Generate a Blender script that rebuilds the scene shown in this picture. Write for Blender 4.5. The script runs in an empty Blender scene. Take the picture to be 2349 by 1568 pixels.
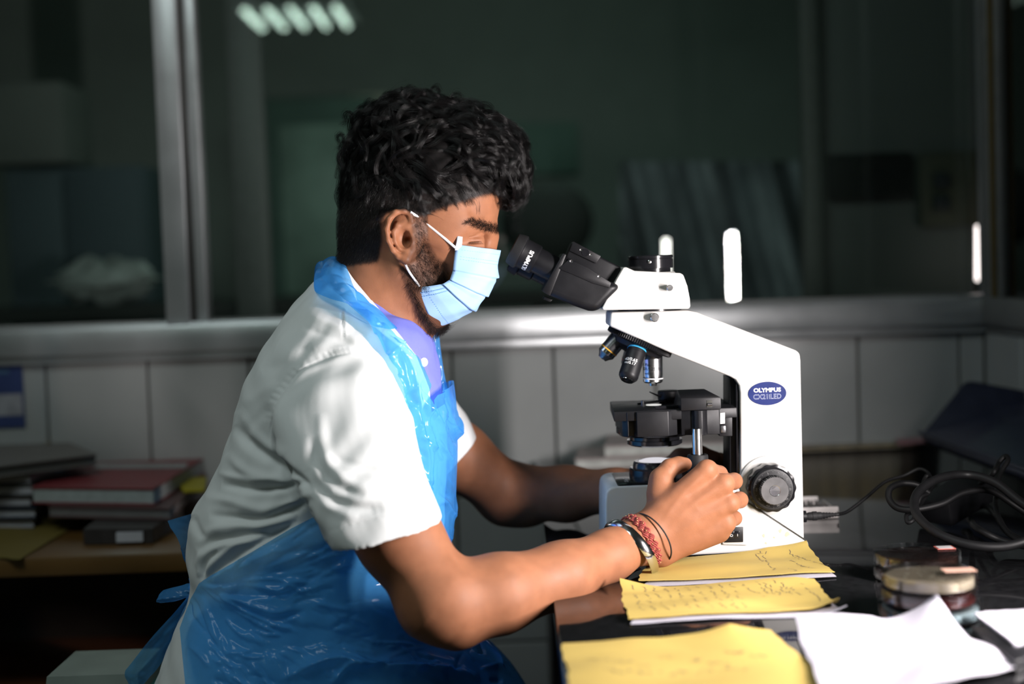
import bpy, bmesh, math, random
import numpy as np
from mathutils import Vector, Matrix
random.seed(7); np.random.seed(7)
SC = bpy.context.scene
COL = SC.collection

# ------------------------------------------------------------------ camera
FPX = 3263.0
CAM = Vector((0, 0, 1.15))
PITCH, ROLL = math.radians(3.1), math.radians(2.0)
_F = Vector((0, math.cos(PITCH), -math.sin(PITCH)))
_U0 = Vector((0, math.sin(PITCH), math.cos(PITCH)))
_R0 = Vector((1, 0, 0))
_R = _R0 * math.cos(ROLL) - _U0 * math.sin(ROLL)
_U = _R0 * math.sin(ROLL) + _U0 * math.cos(ROLL)
cd = bpy.data.cameras.new('camera')
cam = bpy.data.objects.new('camera', cd); COL.objects.link(cam)
cam.matrix_world = Matrix(((_R.x, _U.x, -_F.x, CAM.x), (_R.y, _U.y, -_F.y, CAM.y), (_R.z, _U.z, -_F.z, CAM.z), (0, 0, 0, 1)))
cd.sensor_width = 36.0; cd.lens = FPX * 36.0 / 2349.0
cd.clip_start = 0.02; cd.clip_end = 60
cd.dof.use_dof = True; cd.dof.focus_distance = 1.83; cd.dof.aperture_fstop = 1.9
SC.camera = cam

# ------------------------------------------------------------------ world, lights, exposure
w = bpy.data.worlds.new('world'); SC.world = w; w.use_nodes = True
w.node_tree.nodes['Background'].inputs[0].default_value = (0.75, 1.0, 0.9, 1)
w.node_tree.nodes['Background'].inputs[1].default_value = 0.012
def area(name, loc, target, sx, sy, power, color, spread=180):
    d = bpy.data.lights.new(name, 'AREA'); d.shape = 'RECTANGLE'; d.size = sx; d.size_y = sy
    d.energy = power; d.color = color; d.spread = math.radians(spread)
    o = bpy.data.objects.new(name, d); COL.objects.link(o); o.location = loc
    v = Vector(target) - Vector(loc)
    o.rotation_euler = v.to_track_quat('-Z', 'Y').to_euler()
    return o
area('led_wand_lamp', (0.712, 1.24, 1.045), (-0.10, 1.70, 1.045), 0.035, 0.36, 14.0, (1.0, 0.93, 0.92), 132)
area('overhead_fill', (-0.85, 0.85, 2.55), (-0.35, 1.85, 0.95), 1.0, 0.6, 11.5, (0.87, 1.0, 0.985))  # unseen soft fill added overhead to lift the coat's shaded side
area('back_room_fill', (0.3, 4.6, 2.5), (0.0, 5.6, 0.6), 0.8, 0.8, 3.4, (0.70, 1.0, 0.88))  # unseen light added to brighten the room behind the glass
vs = SC.view_settings
vs.view_transform = 'Standard'; vs.look = 'None'; vs.exposure = 0.0; vs.gamma = 1.0; vs.use_curve_mapping = False
SC.cycles.use_denoising = True
SC.cycles.max_bounces = 10; SC.cycles.transparent_max_bounces = 24; SC.cycles.sample_clamp_indirect = 4.0
SC.cycles.caustics_reflective = False; SC.cycles.caustics_refractive = False

# ------------------------------------------------------------------ pixel <-> world authoring helpers
def ray(px, py):
    return _F + _R * ((px - 1174.5) / FPX) + _U * ((784.0 - py) / FPX)
def W(px, py, Y):                      # point on the upright plane y = Y
    d = ray(px, py); return CAM + d * (Y / d.y)
def D(px, py, z):                      # point on the level plane z
    d = ray(px, py); return CAM + d * ((z - CAM.z) / d.z)
def proj(P):                           # (n,3) -> (n,2) pixels
    P = np.asarray(P, float) - np.array(CAM)
    a = P @ np.array(_F)
    return np.stack([1174.5 + FPX * (P @ np.array(_R)) / a, 784.0 - FPX * (P @ np.array(_U)) / a], 1)
def mpp(Y): return Y / FPX             # metres per pixel at depth Y

# ------------------------------------------------------------------ objects
ORG = {}
def _link(o, parent):
    COL.objects.link(o)
    if parent is not None: o.parent = parent
def tag(o, label=None, cat=None, group=None, kind=None):
    if label: o['label'] = label
    if cat: o['category'] = cat
    if group: o['group'] = group
    if kind: o['kind'] = kind
    return o
def thing(name, loc, label, cat, group=None):
    o = bpy.data.objects.new(name, None); COL.objects.link(o); o.location = loc
    o.empty_display_size = 0.05
    ORG[o.name] = Vector(loc)
    return tag(o, label, cat, group)
def finish_mesh(me, smooth, angle):
    if smooth:
        for p in me.polygons: p.use_smooth = True
        me.set_sharp_from_angle(angle=math.radians(angle))
def obj(name, bm, m, parent=None, smooth=True, angle=35, label=None):
    me = bpy.data.meshes.new(name)
    off = ORG.get(parent.name, Vector()) if parent is not None else Vector()
    if off.length: bmesh.ops.translate(bm, vec=-off, verts=bm.verts)
    bmesh.ops.recalc_face_normals(bm, faces=bm.faces)
    bm.to_mesh(me); bm.free()
    finish_mesh(me, smooth, angle)
    for mm in (m if isinstance(m, (list, tuple)) else [m]): me.materials.append(mm)
    o = bpy.data.objects.new(name, me); _link(o, parent)
    ORG[o.name] = off
    if label: o['label'] = label
    return o
def obj_np(name, V, Fc, m, parent=None, smooth=True, angle=None, label=None):
    me = bpy.data.meshes.new(name)
    off = ORG.get(parent.name, Vector()) if parent is not None else Vector()
    V = np.asarray(V, float) - np.array(off)
    me.from_pydata(V.tolist() if len(V) < 200 else V, [], Fc if isinstance(Fc, list) else Fc.tolist())
    me.update()
    if smooth:
        me.polygons.foreach_set('use_smooth', np.ones(len(me.polygons), bool))
        if angle: me.set_sharp_from_angle(angle=math.radians(angle))
    for mm in (m if isinstance(m, (list, tuple)) else [m]): me.materials.append(mm)
    o = bpy.data.objects.new(name, me); _link(o, parent); ORG[o.name] = off
    if label: o['label'] = label
    return o
def clone(o, dv, parent=None, name=None):
    c = o.copy(); COL.objects.link(c)
    if name: c.name = name
    c.location = Vector(o.location) + Vector(dv)
    if parent is not None: c.parent = parent
    return c

# ------------------------------------------------------------------ shape helpers (all add into a bmesh)
def BM(): return bmesh.new()
def bevel_all(bm, w, seg=2, ang=30):
    if w <= 0: return
    es = [e for e in bm.edges if len(e.link_faces) == 2 and e.calc_face_angle(0) > math.radians(ang)]
    if es: bmesh.ops.bevel(bm, geom=es, offset=w, segments=seg, profile=0.5, affect='EDGES', clamp_overlap=True)
def merge(dst, src):
    me = bpy.data.meshes.new('tmp'); src.to_mesh(me); src.free(); dst.from_mesh(me); bpy.data.meshes.remove(me); return dst
def box(lo, hi, bev=0, seg=2, bm=None):
    b = bmesh.new(); bmesh.ops.create_cube(b, size=1)
    lo, hi = Vector(lo), Vector(hi)
    for v in b.verts: v.co = Vector(((v.co.x + .5) * (hi.x - lo.x) + lo.x, (v.co.y + .5) * (hi.y - lo.y) + lo.y, (v.co.z + .5) * (hi.z - lo.z) + lo.z))
    bevel_all(b, bev, seg)
    return merge(bm, b) if bm is not None else b
def extrude_y(poly, Y0, Y1, bev=0, seg=2, bm=None, pixY=None, taper=None):
    """poly of pixels taken at depth pixY (default Y0), pulled along world y to Y1"""
    b = bmesh.new(); pY = pixY or Y0
    pts = [W(x, y, pY) for x, y in poly]
    v0 = [b.verts.new((p.x, Y0, p.z)) for p in pts]; v1 = [b.verts.new((p.x, Y1, p.z)) for p in pts]
    b.faces.new(v0); b.faces.new(v1[::-1]); n = len(pts)
    for i in range(n): b.faces.new((v0[i], v1[i], v1[(i + 1) % n], v0[(i + 1) % n]))
    if taper: taper(b)
    bmesh.ops.recalc_face_normals(b, faces=b.faces)
    bevel_all(b, bev, seg)
    return merge(bm, b) if bm is not None else b
def extrude_z(plan, z0, z1, bev=0, seg=2, bm=None):
    b = bmesh.new()
    v0 = [b.verts.new((x, y, z0)) for x, y in plan]; v1 = [b.verts.new((x, y, z1)) for x, y in plan]
    b.faces.new(v0[::-1]); b.faces.new(v1); n = len(plan)
    for i in range(n): b.faces.new((v0[i], v0[(i + 1) % n], v1[(i + 1) % n], v1[i]))
    bmesh.ops.recalc_face_normals(b, faces=b.faces)
    bevel_all(b, bev, seg)
    return merge(bm, b) if bm is not None else b
def frame_of(d):
    d = Vector(d).normalized(); a = Vector((0, 0, 1)) if abs(d.z) < .9 else Vector((0, 1, 0))
    u = d.cross(a).normalized(); return d, u, d.cross(u).normalized()
def lathe(p0, d, prof, n=48, bm=None, wob=None):
    """prof: list of (t along d, radius)"""
    b = bmesh.new(); d, u, v = frame_of(d); p0 = Vector(p0); rings = []
    for k, (t, r) in enumerate(prof):
        if r < 1e-6: rings.append([b.verts.new(p0 + d * t)]); continue
        rings.append([b.verts.new(p0 + d * t + (u * math.cos(a) + v * math.sin(a)) * (r * (wob(a, k) if wob else 1))) for a in [2 * math.pi * i / n for i in range(n)]])
    for A, B in zip(rings, rings[1:]):
        if len(A) == 1 and len(B) == 1: continue
        for i in range(n):
            j = (i + 1) % n
            if len(A) == 1: b.faces.new((A[0], B[i], B[j]))
            elif len(B) == 1: b.faces.new((A[i], A[j], B[0]))
            else: b.faces.new((A[i], A[j], B[j], B[i]))
    if len(rings[0]) > 1: b.faces.new(rings[0][::-1])
    if len(rings[-1]) > 1: b.faces.new(rings[-1])
    bmesh.ops.recalc_face_normals(b, faces=b.faces)
    return merge(bm, b) if bm is not None else b
def catmull(pts, n):
    P = np.array([list(p) for p in pts], float); m = len(P)
    if m == 2: return P[0] + (P[1] - P[0]) * np.linspace(0, 1, n)[:, None]
    E = np.vstack([2 * P[0] - P[1], P, 2 * P[-1] - P[-2]])
    t = np.linspace(0, m - 1 - 1e-9, n); i = t.astype(int); f = (t - i)[:, None]
    a, b, c, d = E[i], E[i + 1], E[i + 2], E[i + 3]
    return .5 * (2 * b + (c - a) * f + (2 * a - 5 * b + 4 * c - d) * f ** 2 + (3 * b - a - 3 * c + d) * f ** 3)
def tube(pts, r, n=10, steps=60, bm=None, smooth=True):
    P = catmull(pts, steps) if smooth else np.array([list(p) for p in pts], float)
    k = len(P); R = np.full(k, r) if np.isscalar(r) else np.interp(np.linspace(0, 1, k), np.linspace(0, 1, len(r)), r)
    b = bmesh.new(); T = np.gradient(P, axis=0); T /= np.linalg.norm(T, axis=1)[:, None] + 1e-12
    u = np.cross(T[0], [0.123, 0.34, 0.93]); u /= np.linalg.norm(u); rings = []
    for i in range(k):
        u = u - T[i] * (u @ T[i]); u /= np.linalg.norm(u) + 1e-12; v = np.cross(T[i], u)
        rings.append([b.verts.new(P[i] + R[i] * (u * math.cos(a) + v * math.sin(a))) for a in [2 * math.pi * q / n for q in range(n)]])
    for A, B in zip(rings, rings[1:]):
        for i in range(n): b.faces.new((A[i], A[(i + 1) % n], B[(i + 1) % n], B[i]))
    b.faces.new(rings[0][::-1]); b.faces.new(rings[-1])
    bmesh.ops.recalc_face_normals(b, faces=b.faces)
    return merge(bm, b) if bm is not None else b
def grid_faces(nu, nv, wrap_u=False):
    f = []
    for i in range(nu if wrap_u else nu - 1):
        for j in range(nv - 1):
            a = i * nv + j; b = ((i + 1) % nu) * nv + j
            f.append((a, b, b + 1, a + 1))
    return f
def text_mesh(txt, size, bold=0.0, depth=0.0):
    """vertices (x right, y up, centred) and faces of a line of lettering"""
    c = bpy.data.curves.new('lettering', 'FONT'); c.body = txt; c.size = size; c.align_x = 'CENTER'; c.align_y = 'CENTER'; c.offset = bold; c.resolution_u = 3
    o = bpy.data.objects.new('lettering', c); COL.objects.link(o)
    dg = bpy.context.evaluated_depsgraph_get(); dg.update()
    me = o.evaluated_get(dg).to_mesh()
    V = np.array([v.co[:] for v in me.vertices]); Fc = [tuple(p.vertices) for p in me.polygons]
    o.evaluated_get(dg).to_mesh_clear(); bpy.data.objects.remove(o); bpy.data.curves.remove(c)
    return V, Fc

# ------------------------------------------------------------------ materials
MATS = {}
def lin(c):                            # 0..255 display value -> linear
    return tuple((x / 255 / 12.92) if x / 255 <= .04045 else ((x / 255 + .055) / 1.055) ** 2.4 for x in c)
def mat(name, rgb, rough=.5, metal=0., spec=.5, var=.08, scale=40., bump=0., bscale=200., coat=0., sss=0., ssr=(1, .3, .15), trans=0., rvar=0.05, ior=1.5, aniso=0., sheen=0.):
    if name in MATS: return MATS[name]
    m = bpy.data.materials.new(name); m.use_nodes = True; nt = m.node_tree; N = nt.nodes; L = nt.links
    p = N['Principled BSDF']; p.inputs['Roughness'].default_value = rough; p.inputs['Metallic'].default_value = metal
    p.inputs['Specular IOR Level'].default_value = spec; p.inputs['IOR'].default_value = ior
    p.inputs['Coat Weight'].default_value = coat; p.inputs['Transmission Weight'].default_value = trans
    p.inputs['Anisotropic'].default_value = aniso; p.inputs['Sheen Weight'].default_value = sheen
    if sss: p.inputs['Subsurface Weight'].default_value = sss; p.inputs['Subsurface Radius'].default_value = ssr; p.inputs['Subsurface Scale'].default_value = .006
    tc = N.new('ShaderNodeTexCoord'); nz = N.new('ShaderNodeTexNoise'); nz.inputs['Scale'].default_value = scale; nz.inputs['Detail'].default_value = 4
    L.new(tc.outputs['Object'], nz.inputs['Vector'])
    mr = N.new('ShaderNodeMapRange'); mr.inputs[1].default_value = .3; mr.inputs[2].default_value = .7; mr.inputs[3].default_value = 1 - var; mr.inputs[4].default_value = 1 + var
    L.new(nz.outputs[0], mr.inputs[0])
    mx = N.new('ShaderNodeVectorMath'); mx.operation = 'SCALE'; mx.inputs[0].default_value = rgb[:3]
    L.new(mr.outputs[0], mx.inputs['Scale']); L.new(mx.outputs[0], p.inputs['Base Color'])
    if rvar:
        m2 = N.new('ShaderNodeMapRange'); m2.inputs[1].default_value = .3; m2.inputs[2].default_value = .7; m2.inputs[3].default_value = max(.01, rough - rvar); m2.inputs[4].default_value = min(1, rough + rvar)
        L.new(nz.outputs[0], m2.inputs[0]); L.new(m2.outputs[0], p.inputs['Roughness'])
    if bump:
        n2 = N.new('ShaderNodeTexNoise'); n2.inputs['Scale'].default_value = bscale; n2.inputs['Detail'].default_value = 3
        L.new(tc.outputs['Object'], n2.inputs['Vector'])
        bp = N.new('ShaderNodeBump'); bp.inputs['Strength'].default_value = bump; bp.inputs['Distance'].default_value = .001
        L.new(n2.outputs[0], bp.inputs['Height']); L.new(bp.outputs[0], p.inputs['Normal'])
    MATS[name] = m; return m
def emit(name, rgb, s):
    m = bpy.data.materials.new(name); m.use_nodes = True; N = m.node_tree.nodes; N.clear()
    e = N.new('ShaderNodeEmission'); e.inputs[0].default_value = (*rgb, 1); e.inputs[1].default_value = s
    o = N.new('ShaderNodeOutputMaterial'); m.node_tree.links.new(e.outputs[0], o.inputs[0]); return m
def pane_mat(name, tint=(1, 1, 1), refl=1.0, rough=0.0):
    m = bpy.data.materials.new(name); m.use_nodes = True; nt = m.node_tree; N = nt.nodes; N.clear(); L = nt.links
    t = N.new('ShaderNodeBsdfTransparent'); t.inputs[0].default_value = (*tint, 1)
    g = N.new('ShaderNodeBsdfGlossy'); g.inputs['Roughness'].default_value = rough
    f = N.new('ShaderNodeFresnel'); f.inputs[0].default_value = 1.5
    ml = N.new('ShaderNodeMath'); ml.operation = 'MULTIPLY'; ml.inputs[1].default_value = refl
    nz = N.new('ShaderNodeTexNoise'); nz.inputs['Scale'].default_value = 3
    tc = N.new('ShaderNodeTexCoord'); L.new(tc.outputs['Object'], nz.inputs[0])
    mr = N.new('ShaderNodeMapRange'); mr.inputs[3].default_value = .85; mr.inputs[4].default_value = 1.15; L.new(nz.outputs[0], mr.inputs[0])
    m2 = N.new('ShaderNodeMath'); m2.operation = 'MULTIPLY'
    L.new(f.outputs[0], ml.inputs[0]); L.new(ml.outputs[0], m2.inputs[0]); L.new(mr.outputs[0], m2.inputs[1])
    mx = N.new('ShaderNodeMixShader'); L.new(m2.outputs[0], mx.inputs[0]); L.new(t.outputs[0], mx.inputs[1]); L.new(g.outputs[0], mx.inputs[2])
    o = N.new('ShaderNodeOutputMaterial'); L.new(mx.outputs[0], o.inputs[0]); MATS[name] = m; return m

M_TILE = mat('glazed_tile', (.35, .36, .355), .22, var=.05, scale=6)
M_GROUT = mat('grout', (.16, .145, .11), .9, var=.3, scale=30)
M_ALU = mat('window_aluminium', (.52, .54, .55), .33, metal=.65, var=.06, scale=9)
M_ALUD = mat('dull_aluminium', (.20, .205, .20), .5, metal=.3, var=.1)
M_SEAL = mat('dark_seal', (.03, .03, .025), .7)
M_GLASS = pane_mat('window_glass', (.90, .95, .93), 1.25)
M_PLASTER = mat('dim_plaster', (.33, .35, .33), .85, var=.06, scale=5, bump=.2)
M_FLOOR = mat('floor_stone', (.20, .21, .20), .4, var=.2, scale=8)
M_CEIL = mat('ceiling_paint', (.45, .46, .44), .9)
M_DESK = mat('black_desktop', (.010, .010, .011), .055, spec=.55, var=.3, scale=90, rvar=.015)
M_DESKSIDE = mat('dark_desk_wood', (.030, .018, .014), .35, var=.3)
M_WHITE = mat('scope_enamel', (.57, .56, .54), .38, var=.02, scale=12, bump=.03, bscale=900)
M_BLACK = mat('black_plastic', (.008, .008, .0095), .42, spec=.27, var=.1, bump=.10, bscale=1800)
M_BLACKG = mat('black_gloss', (.010, .010, .012), .18, var=.1)
M_RUBBER = mat('black_rubber', (.012, .012, .013), .6, spec=.3, var=.15)
M_STEEL = mat('polished_steel', (.62, .62, .62), .2, metal=1., var=.05, aniso=.4)
M_CHROME = mat('chrome', (.75, .75, .77), .13, metal=1., var=.04)
M_DARKSTEEL = mat('smoked_metal', (.20, .20, .21), .27, metal=.9, var=.1)

# ------------------------------------------------------------------ the setting
YW = 2.86
XR = 0.955                              # right partition plane
ZT = 0.985                              # top of the tiled dado
def struct(name, bm, m, parent=None, **k):
    o = obj(name, bm, m, parent, **k)
    if parent is None: o['kind'] = 'structure'
    return o
struct('floor', box((-3.2, -4.6, -.05), (3.2, 7.2, 0)), M_FLOOR, label='grey stone floor of the dim laboratory')
struct('ceiling', box((-3.2, -4.6, 2.75), (3.2, 7.2, 2.85)), M_CEIL, label='plain painted ceiling of the laboratory')
struct('wall_left', box((-3.2, -4.6, 0), (-3.1, 7.2, 2.75)), M_PLASTER, label='plain left side wall')
struct('wall_front', box((-3.1, -4.6, 0), (3.2, -4.5, 2.75)), M_PLASTER, label='plain wall behind the viewer')
struct('wall_far', box((-3.1, 6.6, 0), (3.2, 6.7, 2.75)), M_PLASTER, label='dim plaster wall of the room behind the glass')
wb = struct('wall_back', box((-3.1, YW + .008, 0), (3.1, YW + .10, ZT + .02)), M_GROUT, label='low wall of pale glazed tiles under the long window')
TW, TH, GAP = .2045, .300, .004
x0 = W(1270, 850, YW).x
def tile_mesh(w_, h_):
    return box((-w_ / 2 + GAP / 2, -.008, -h_ / 2 + GAP / 2), (w_ / 2 - GAP / 2, .004, h_ / 2 - GAP / 2), .0025, 1)
t0 = None
for k in range(-9, 5):
    for r in range(3):
        cx, cz = x0 + (k + .5) * TW, ZT - (r + .5) * TH
        if cx + TW / 2 > XR + .03: continue
        if t0 is None:
            t0 = obj('tile', tile_mesh(TW, TH), M_TILE, wb); t0.location = (cx, YW + .004, cz)
        else:
            c = t0.copy(); COL.objects.link(c); c.location = (cx, YW + .004 + random.uniform(-.0006, .0006), cz)
xe_ = x0 + 4 * TW
while xe_ + TW < XR + .03: xe_ += TW
for r in range(3):
    cz = ZT - (r + .5) * TH
    o = obj('tile', box((xe_ + GAP / 2, YW - .004, cz - TH / 2 + GAP / 2), (XR - .006, YW + .008, cz + TH / 2 - GAP / 2), .0025, 1), M_TILE, wb, label='narrow cut tile')
# right partition (low tiled wall, sill and glass above it)
YR0 = 2.02
wr = struct('wall_right', box((XR + .008, YR0, 0), (XR + .09, YW + .1, ZT + .02)), M_GROUT, label='low tiled partition closing the right corner')
t1 = None
for k in range(4):
    for r in range(3):
        cy, cz = YW - (k + .5) * TW, ZT - (r + .5) * TH
        if t1 is None:
            t1 = obj('tile', box((-.008, -TW / 2 + GAP / 2, -TH / 2 + GAP / 2), (.004, TW / 2 - GAP / 2, TH / 2 - GAP / 2), .0025, 1), M_TILE, wr); t1.location = (XR + .004, cy, cz)
        else:
            c = t1.copy(); COL.objects.link(c); c.location = (XR + .004, cy, cz)
# sill
s = box((-3.1, YW - .035, 1.000), (XR + .02, YW + .10, 1.054), .004)
box((-3.1, YW - .022, .984), (XR + .02, YW + .02, 1.001), .002, bm=s)
box((-3.1, YW - .010, 1.0535), (XR + .02, YW + .06, 1.058), .002, bm=s)
struct('trim_1', s, M_ALU, label='long pale aluminium sill under the window, brightest beside the microscope')
s = box((XR - .02, YR0, 1.000), (XR + .10, YW - .034, 1.054), .004)
box((XR - .008, YR0, .984), (XR + .02, YW - .022, 1.001), .002, bm=s)
struct('trim_2', s, M_ALUD, label='short dull sill on the right partition')
# window
wn = thing('window_1', (0, YW + .03, 1.07), None, None); wn['kind'] = 'structure'; wn['label'] = 'long interior window with aluminium mullions and dark glass'
def xw(px, py=540, Y=YW): return W(px, py, Y).x
ZW1 = 2.3
a, b_ = xw(375), xw(430)
obj('mullion', box((a, YW - .012, 1.045), (b_, YW + .05, ZW1), .003), M_ALU, wn)
obj('seal', box((b_, YW + .012, 1.06), (b_ + .012, YW + .05, ZW1)), M_SEAL, wn)
obj('sash_stile', box((b_ + .011, YW + .004, 1.06), (b_ + .033, YW + .05, ZW1), .002), M_ALU, wn)
obj('sash_rail', box((b_ + .033, YW + .012, 1.050), (XR - .03, YW + .05, 1.0625), .002), M_ALUD, wn)
obj('sash_rail', box((-3.0, YW + .012, 1.050), (a, YW + .05, 1.0625), .002), M_ALUD, wn)
obj('head_rail', box((-3.1, YW - .01, ZW1), (XR + .05, YW + .06, ZW1 + .08), .003), M_ALU, wn)
obj('corner_post', box((xw(2262), YW - .015, 1.06), (xw(2286), YW + .05, ZW1), .003), M_ALU, wn)
obj('pane', box((b_ + .03, YW + .030, 1.055), (XR - .02, YW + .035, ZW1)), M_GLASS, wn, smooth=False)
obj('pane', box((-3.0, YW + .022, 1.055), (a + .01, YW + .027, ZW1)), M_GLASS, wn, smooth=False)
struct('wall_upper', box((-3.1, YW + .0, ZW1 + .08), (XR + .05, YW + .1, 2.75)), M_PLASTER, label='strip of wall above the window')
wn2 = thing('window_2', (XR, 2.4, 1.07), None, None); wn2['kind'] = 'structure'; wn2['label'] = 'dark glazed side window on the right partition'
obj('corner_post', box((XR - .012, YW - .075, 1.05), (XR + .04, YW - .018, ZW1), .003), M_ALUD, wn2)
obj('end_post', box((XR - .012, YR0, 1.05), (XR + .04, YR0 + .05, ZW1), .003), M_ALUD, wn2)
obj('pane', box((XR + .01, YR0 + .05, 1.05), (XR + .015, YW - .07, ZW1)), M_GLASS, wn2, smooth=False)
obj('head_rail', box((XR - .012, YR0, ZW1), (XR + .04, YW - .016, ZW1 + .06), .003), M_ALUD, wn2)
obj('edge_strip', box((XR - .0135, YW - .079, 1.05), (XR - .004, YW - .0755, ZW1)), mat('ochre_sealant', (.10, .07, .02), .8), wn2)

# ceiling fixture whose image shows at the top of the glass
LX, LY = -.07, .4
lf = thing('ceiling_light', (-1.05, -2.6, 2.62), 'square louvred ceiling light behind the viewer, mirrored at the top of the glass', 'light')
def lbox(x0_, y0_, z0_, x1_, y1_, z1_): return box((x0_ + LX, y0_ + LY, z0_), (x1_ + LX, y1_ + LY, z1_))
obj('frame', lbox(-1.37, -2.92, 2.635, -.73, -2.28, 2.665), M_ALU, lf)
for hx in (-1.3, -.8): obj('hanger', lathe((hx + LX, -2.6 + LY, 2.66), (0, 0, 1), [(0, .006), (.092, .006)], 8), M_ALU, lf)
M_TUBE = emit('fluorescent_tube', (.75, 1., .85), 20.0)
for k in range(5):
    obj('tube', lathe((-1.30 + k * .122 + LX, -2.88 + LY, 2.556), (0, 1, 0), [(0, .014), (.56, .014)], 12), M_TUBE, lf)
for k in range(9):
    obj('louvre', lbox(-1.36, -2.90 + k * .075, 2.575, -.74, -2.897 + k * .075, 2.632), M_ALU, lf)
for k in range(5):
    obj('louvre', lbox(-1.362 + k * .155, -2.91, 2.575, -1.359 + k * .155, -2.29, 2.632), M_ALU, lf)

# ------------------------------------------------------------------ the dim room seen through the glass
YF = 4.7
M_BLUEGREY = mat('blue_grey_board', (.10, .135, .16), .6, var=.12, scale=3)
M_PALE = mat('pale_board', (.20, .21, .195), .7, var=.08, scale=4)
M_TEAL = mat('teal_board', (.17, .26, .225), .6, var=.2, scale=3)
M_DIM = mat('dim_board', (.035, .035, .034), .6, var=.2)
M_FILM = mat('pale_film', (.55, .57, .56), .35, var=.3, scale=9)
def wx(px, py, Y): return W(px, py, Y)
c = thing('storage_cabinet', W(160, 700, YF), 'blue-grey two door cabinet behind the glass at far left', 'cabinet')
p0, p1 = W(10, 390, YF), W(330, 390, YF); zb = 0
obj('body', box((p0.x, YF, 0), (p1.x, YF + .4, p0.z), .006), M_BLUEGREY, c)
xm = W(152, 450, YF).x
obj('door', box((p0.x + .01, YF - .02, .1), (xm - .006, YF, p0.z - .02), .004), M_BLUEGREY, c)
obj('door', box((xm + .006, YF - .02, .1), (p1.x - .01, YF, p0.z - .02), .004), M_BLUEGREY, c)
obj('handle', box((xm - .05, YF - .045, .9), (xm - .035, YF - .018, 1.02), .004), M_ALUD, c)
p = W(-60, 380, YF); q = W(130, 180, YF)
tag(obj('carton', box((p.x, YF + .05, p.z + .005), (q.x, YF + .38, q.z), .01), M_PALE), 'tall pale carton on top of the blue-grey cabinet', 'box')
bm = BM(); rs = random.Random(3)
pb = [W(110, 620, 4.3), W(200, 590, 4.3), W(290, 600, 4.3), W(330, 650, 4.3), W(300, 690, 4.3), W(220, 690, 4.3), W(150, 660, 4.3)]
ctr = sum(pb, Vector()) / len(pb)
bmesh.ops.create_icosphere(bm, subdivisions=3, radius=1)
for v in bm.verts:
    n = v.co.copy(); v.co = Vector((ctr.x + n.x * .15 * (1 + .25 * rs.uniform(-1, 1)), 4.35 + n.y * .10, ctr.z + n.z * .055 * (1 + .5 * rs.uniform(-1, 1))))
tag(obj('plastic_bag', bm, M_FILM, smooth=False), 'crumpled clear plastic bag on the bench behind the left pane', 'bag')
zt = ctr.z - .075
bt = thing('back_bench', (ctr.x, 4.35, 0), 'long dark bench behind the glass holding the plastic bag', 'bench')
obj('worktop', box((-2.6, 4.05, zt - .04), (0.2, 4.66, zt), .004), M_DIM, bt)
for x in (-2.5, -.6, .1): obj('leg', box((x - .03, 4.1, 0), (x + .03, 4.6, zt - .04)), M_DIM, bt)
p, q = W(600, 720, 6.0), W(790, 300, 6.0)
tb = thing('green_door', (p.x, 6.3, 0), 'greenish glazed door at the far end behind the man', 'door')
obj('leaf', box((p.x, 6.3, 0), (q.x + .1, 6.36, W(600, 230, 6.3).z), .004), M_TEAL, tb)
obj('glazing', box((p.x + .06, 6.285, 1.05), (q.x + .04, 6.30, W(600, 290, 6.3).z), .004), mat('green_pane', (.48, .63, .55), .3, var=.3, scale=4), tb)
p, q = W(545, 720, 4.0), W(572, 60, 4.0)
tag(obj('steel_post', box((p.x, 4.0, 0), (q.x + .03, 4.05, 2.74), .004), M_ALUD), 'grey upright post behind the glass left of the man', 'post')
p, q = W(785, 280, 6.2), W(858, 190, 6.2)
tag(obj('wall_notice', box((p.x, 6.57, p.z), (q.x + .02, 6.598, q.z), .002), mat('notice_paper', (.75, .70, .60), .8)), 'small pale notice on the far wall above the back of the hair', 'notice')
p, q = W(1060, 400, 6.4), W(1330, 270, 6.4)
tag(obj('wall_board', box((p.x, 6.56, p.z), (q.x, 6.598, q.z), .004), M_TEAL), 'green-grey board on the far wall right of the hair', 'board')
ch = thing('office_chair', (W(1250, 520, 5.2).x, 5.2, 0), 'dark round-backed chair behind the glass above the eyepieces', 'chair')
cp = W(1255, 510, 5.2)
bm = BM(); bmesh.ops.create_uvsphere(bm, u_segments=24, v_segments=12, radius=1)
for v in bm.verts: v.co = Vector((cp.x + v.co.x * .17, 5.2 + v.co.y * .04, cp.z + v.co.z * .15))
obj('backrest', bm, M_DIM, ch)
obj('seat', box((cp.x - .22, 4.85, .86), (cp.x + .22, 5.2, .93), .03), M_DIM, ch)
obj('column', lathe((cp.x, 5.02, .05), (0, 0, 1), [(0, .03), (.82, .03)], 12), M_DIM, ch)
obj('base', lathe((cp.x, 5.02, 0), (0, 0, 1), [(0, .24), (.03, .24), (.06, .05)], 20), M_DIM, ch)
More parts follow.
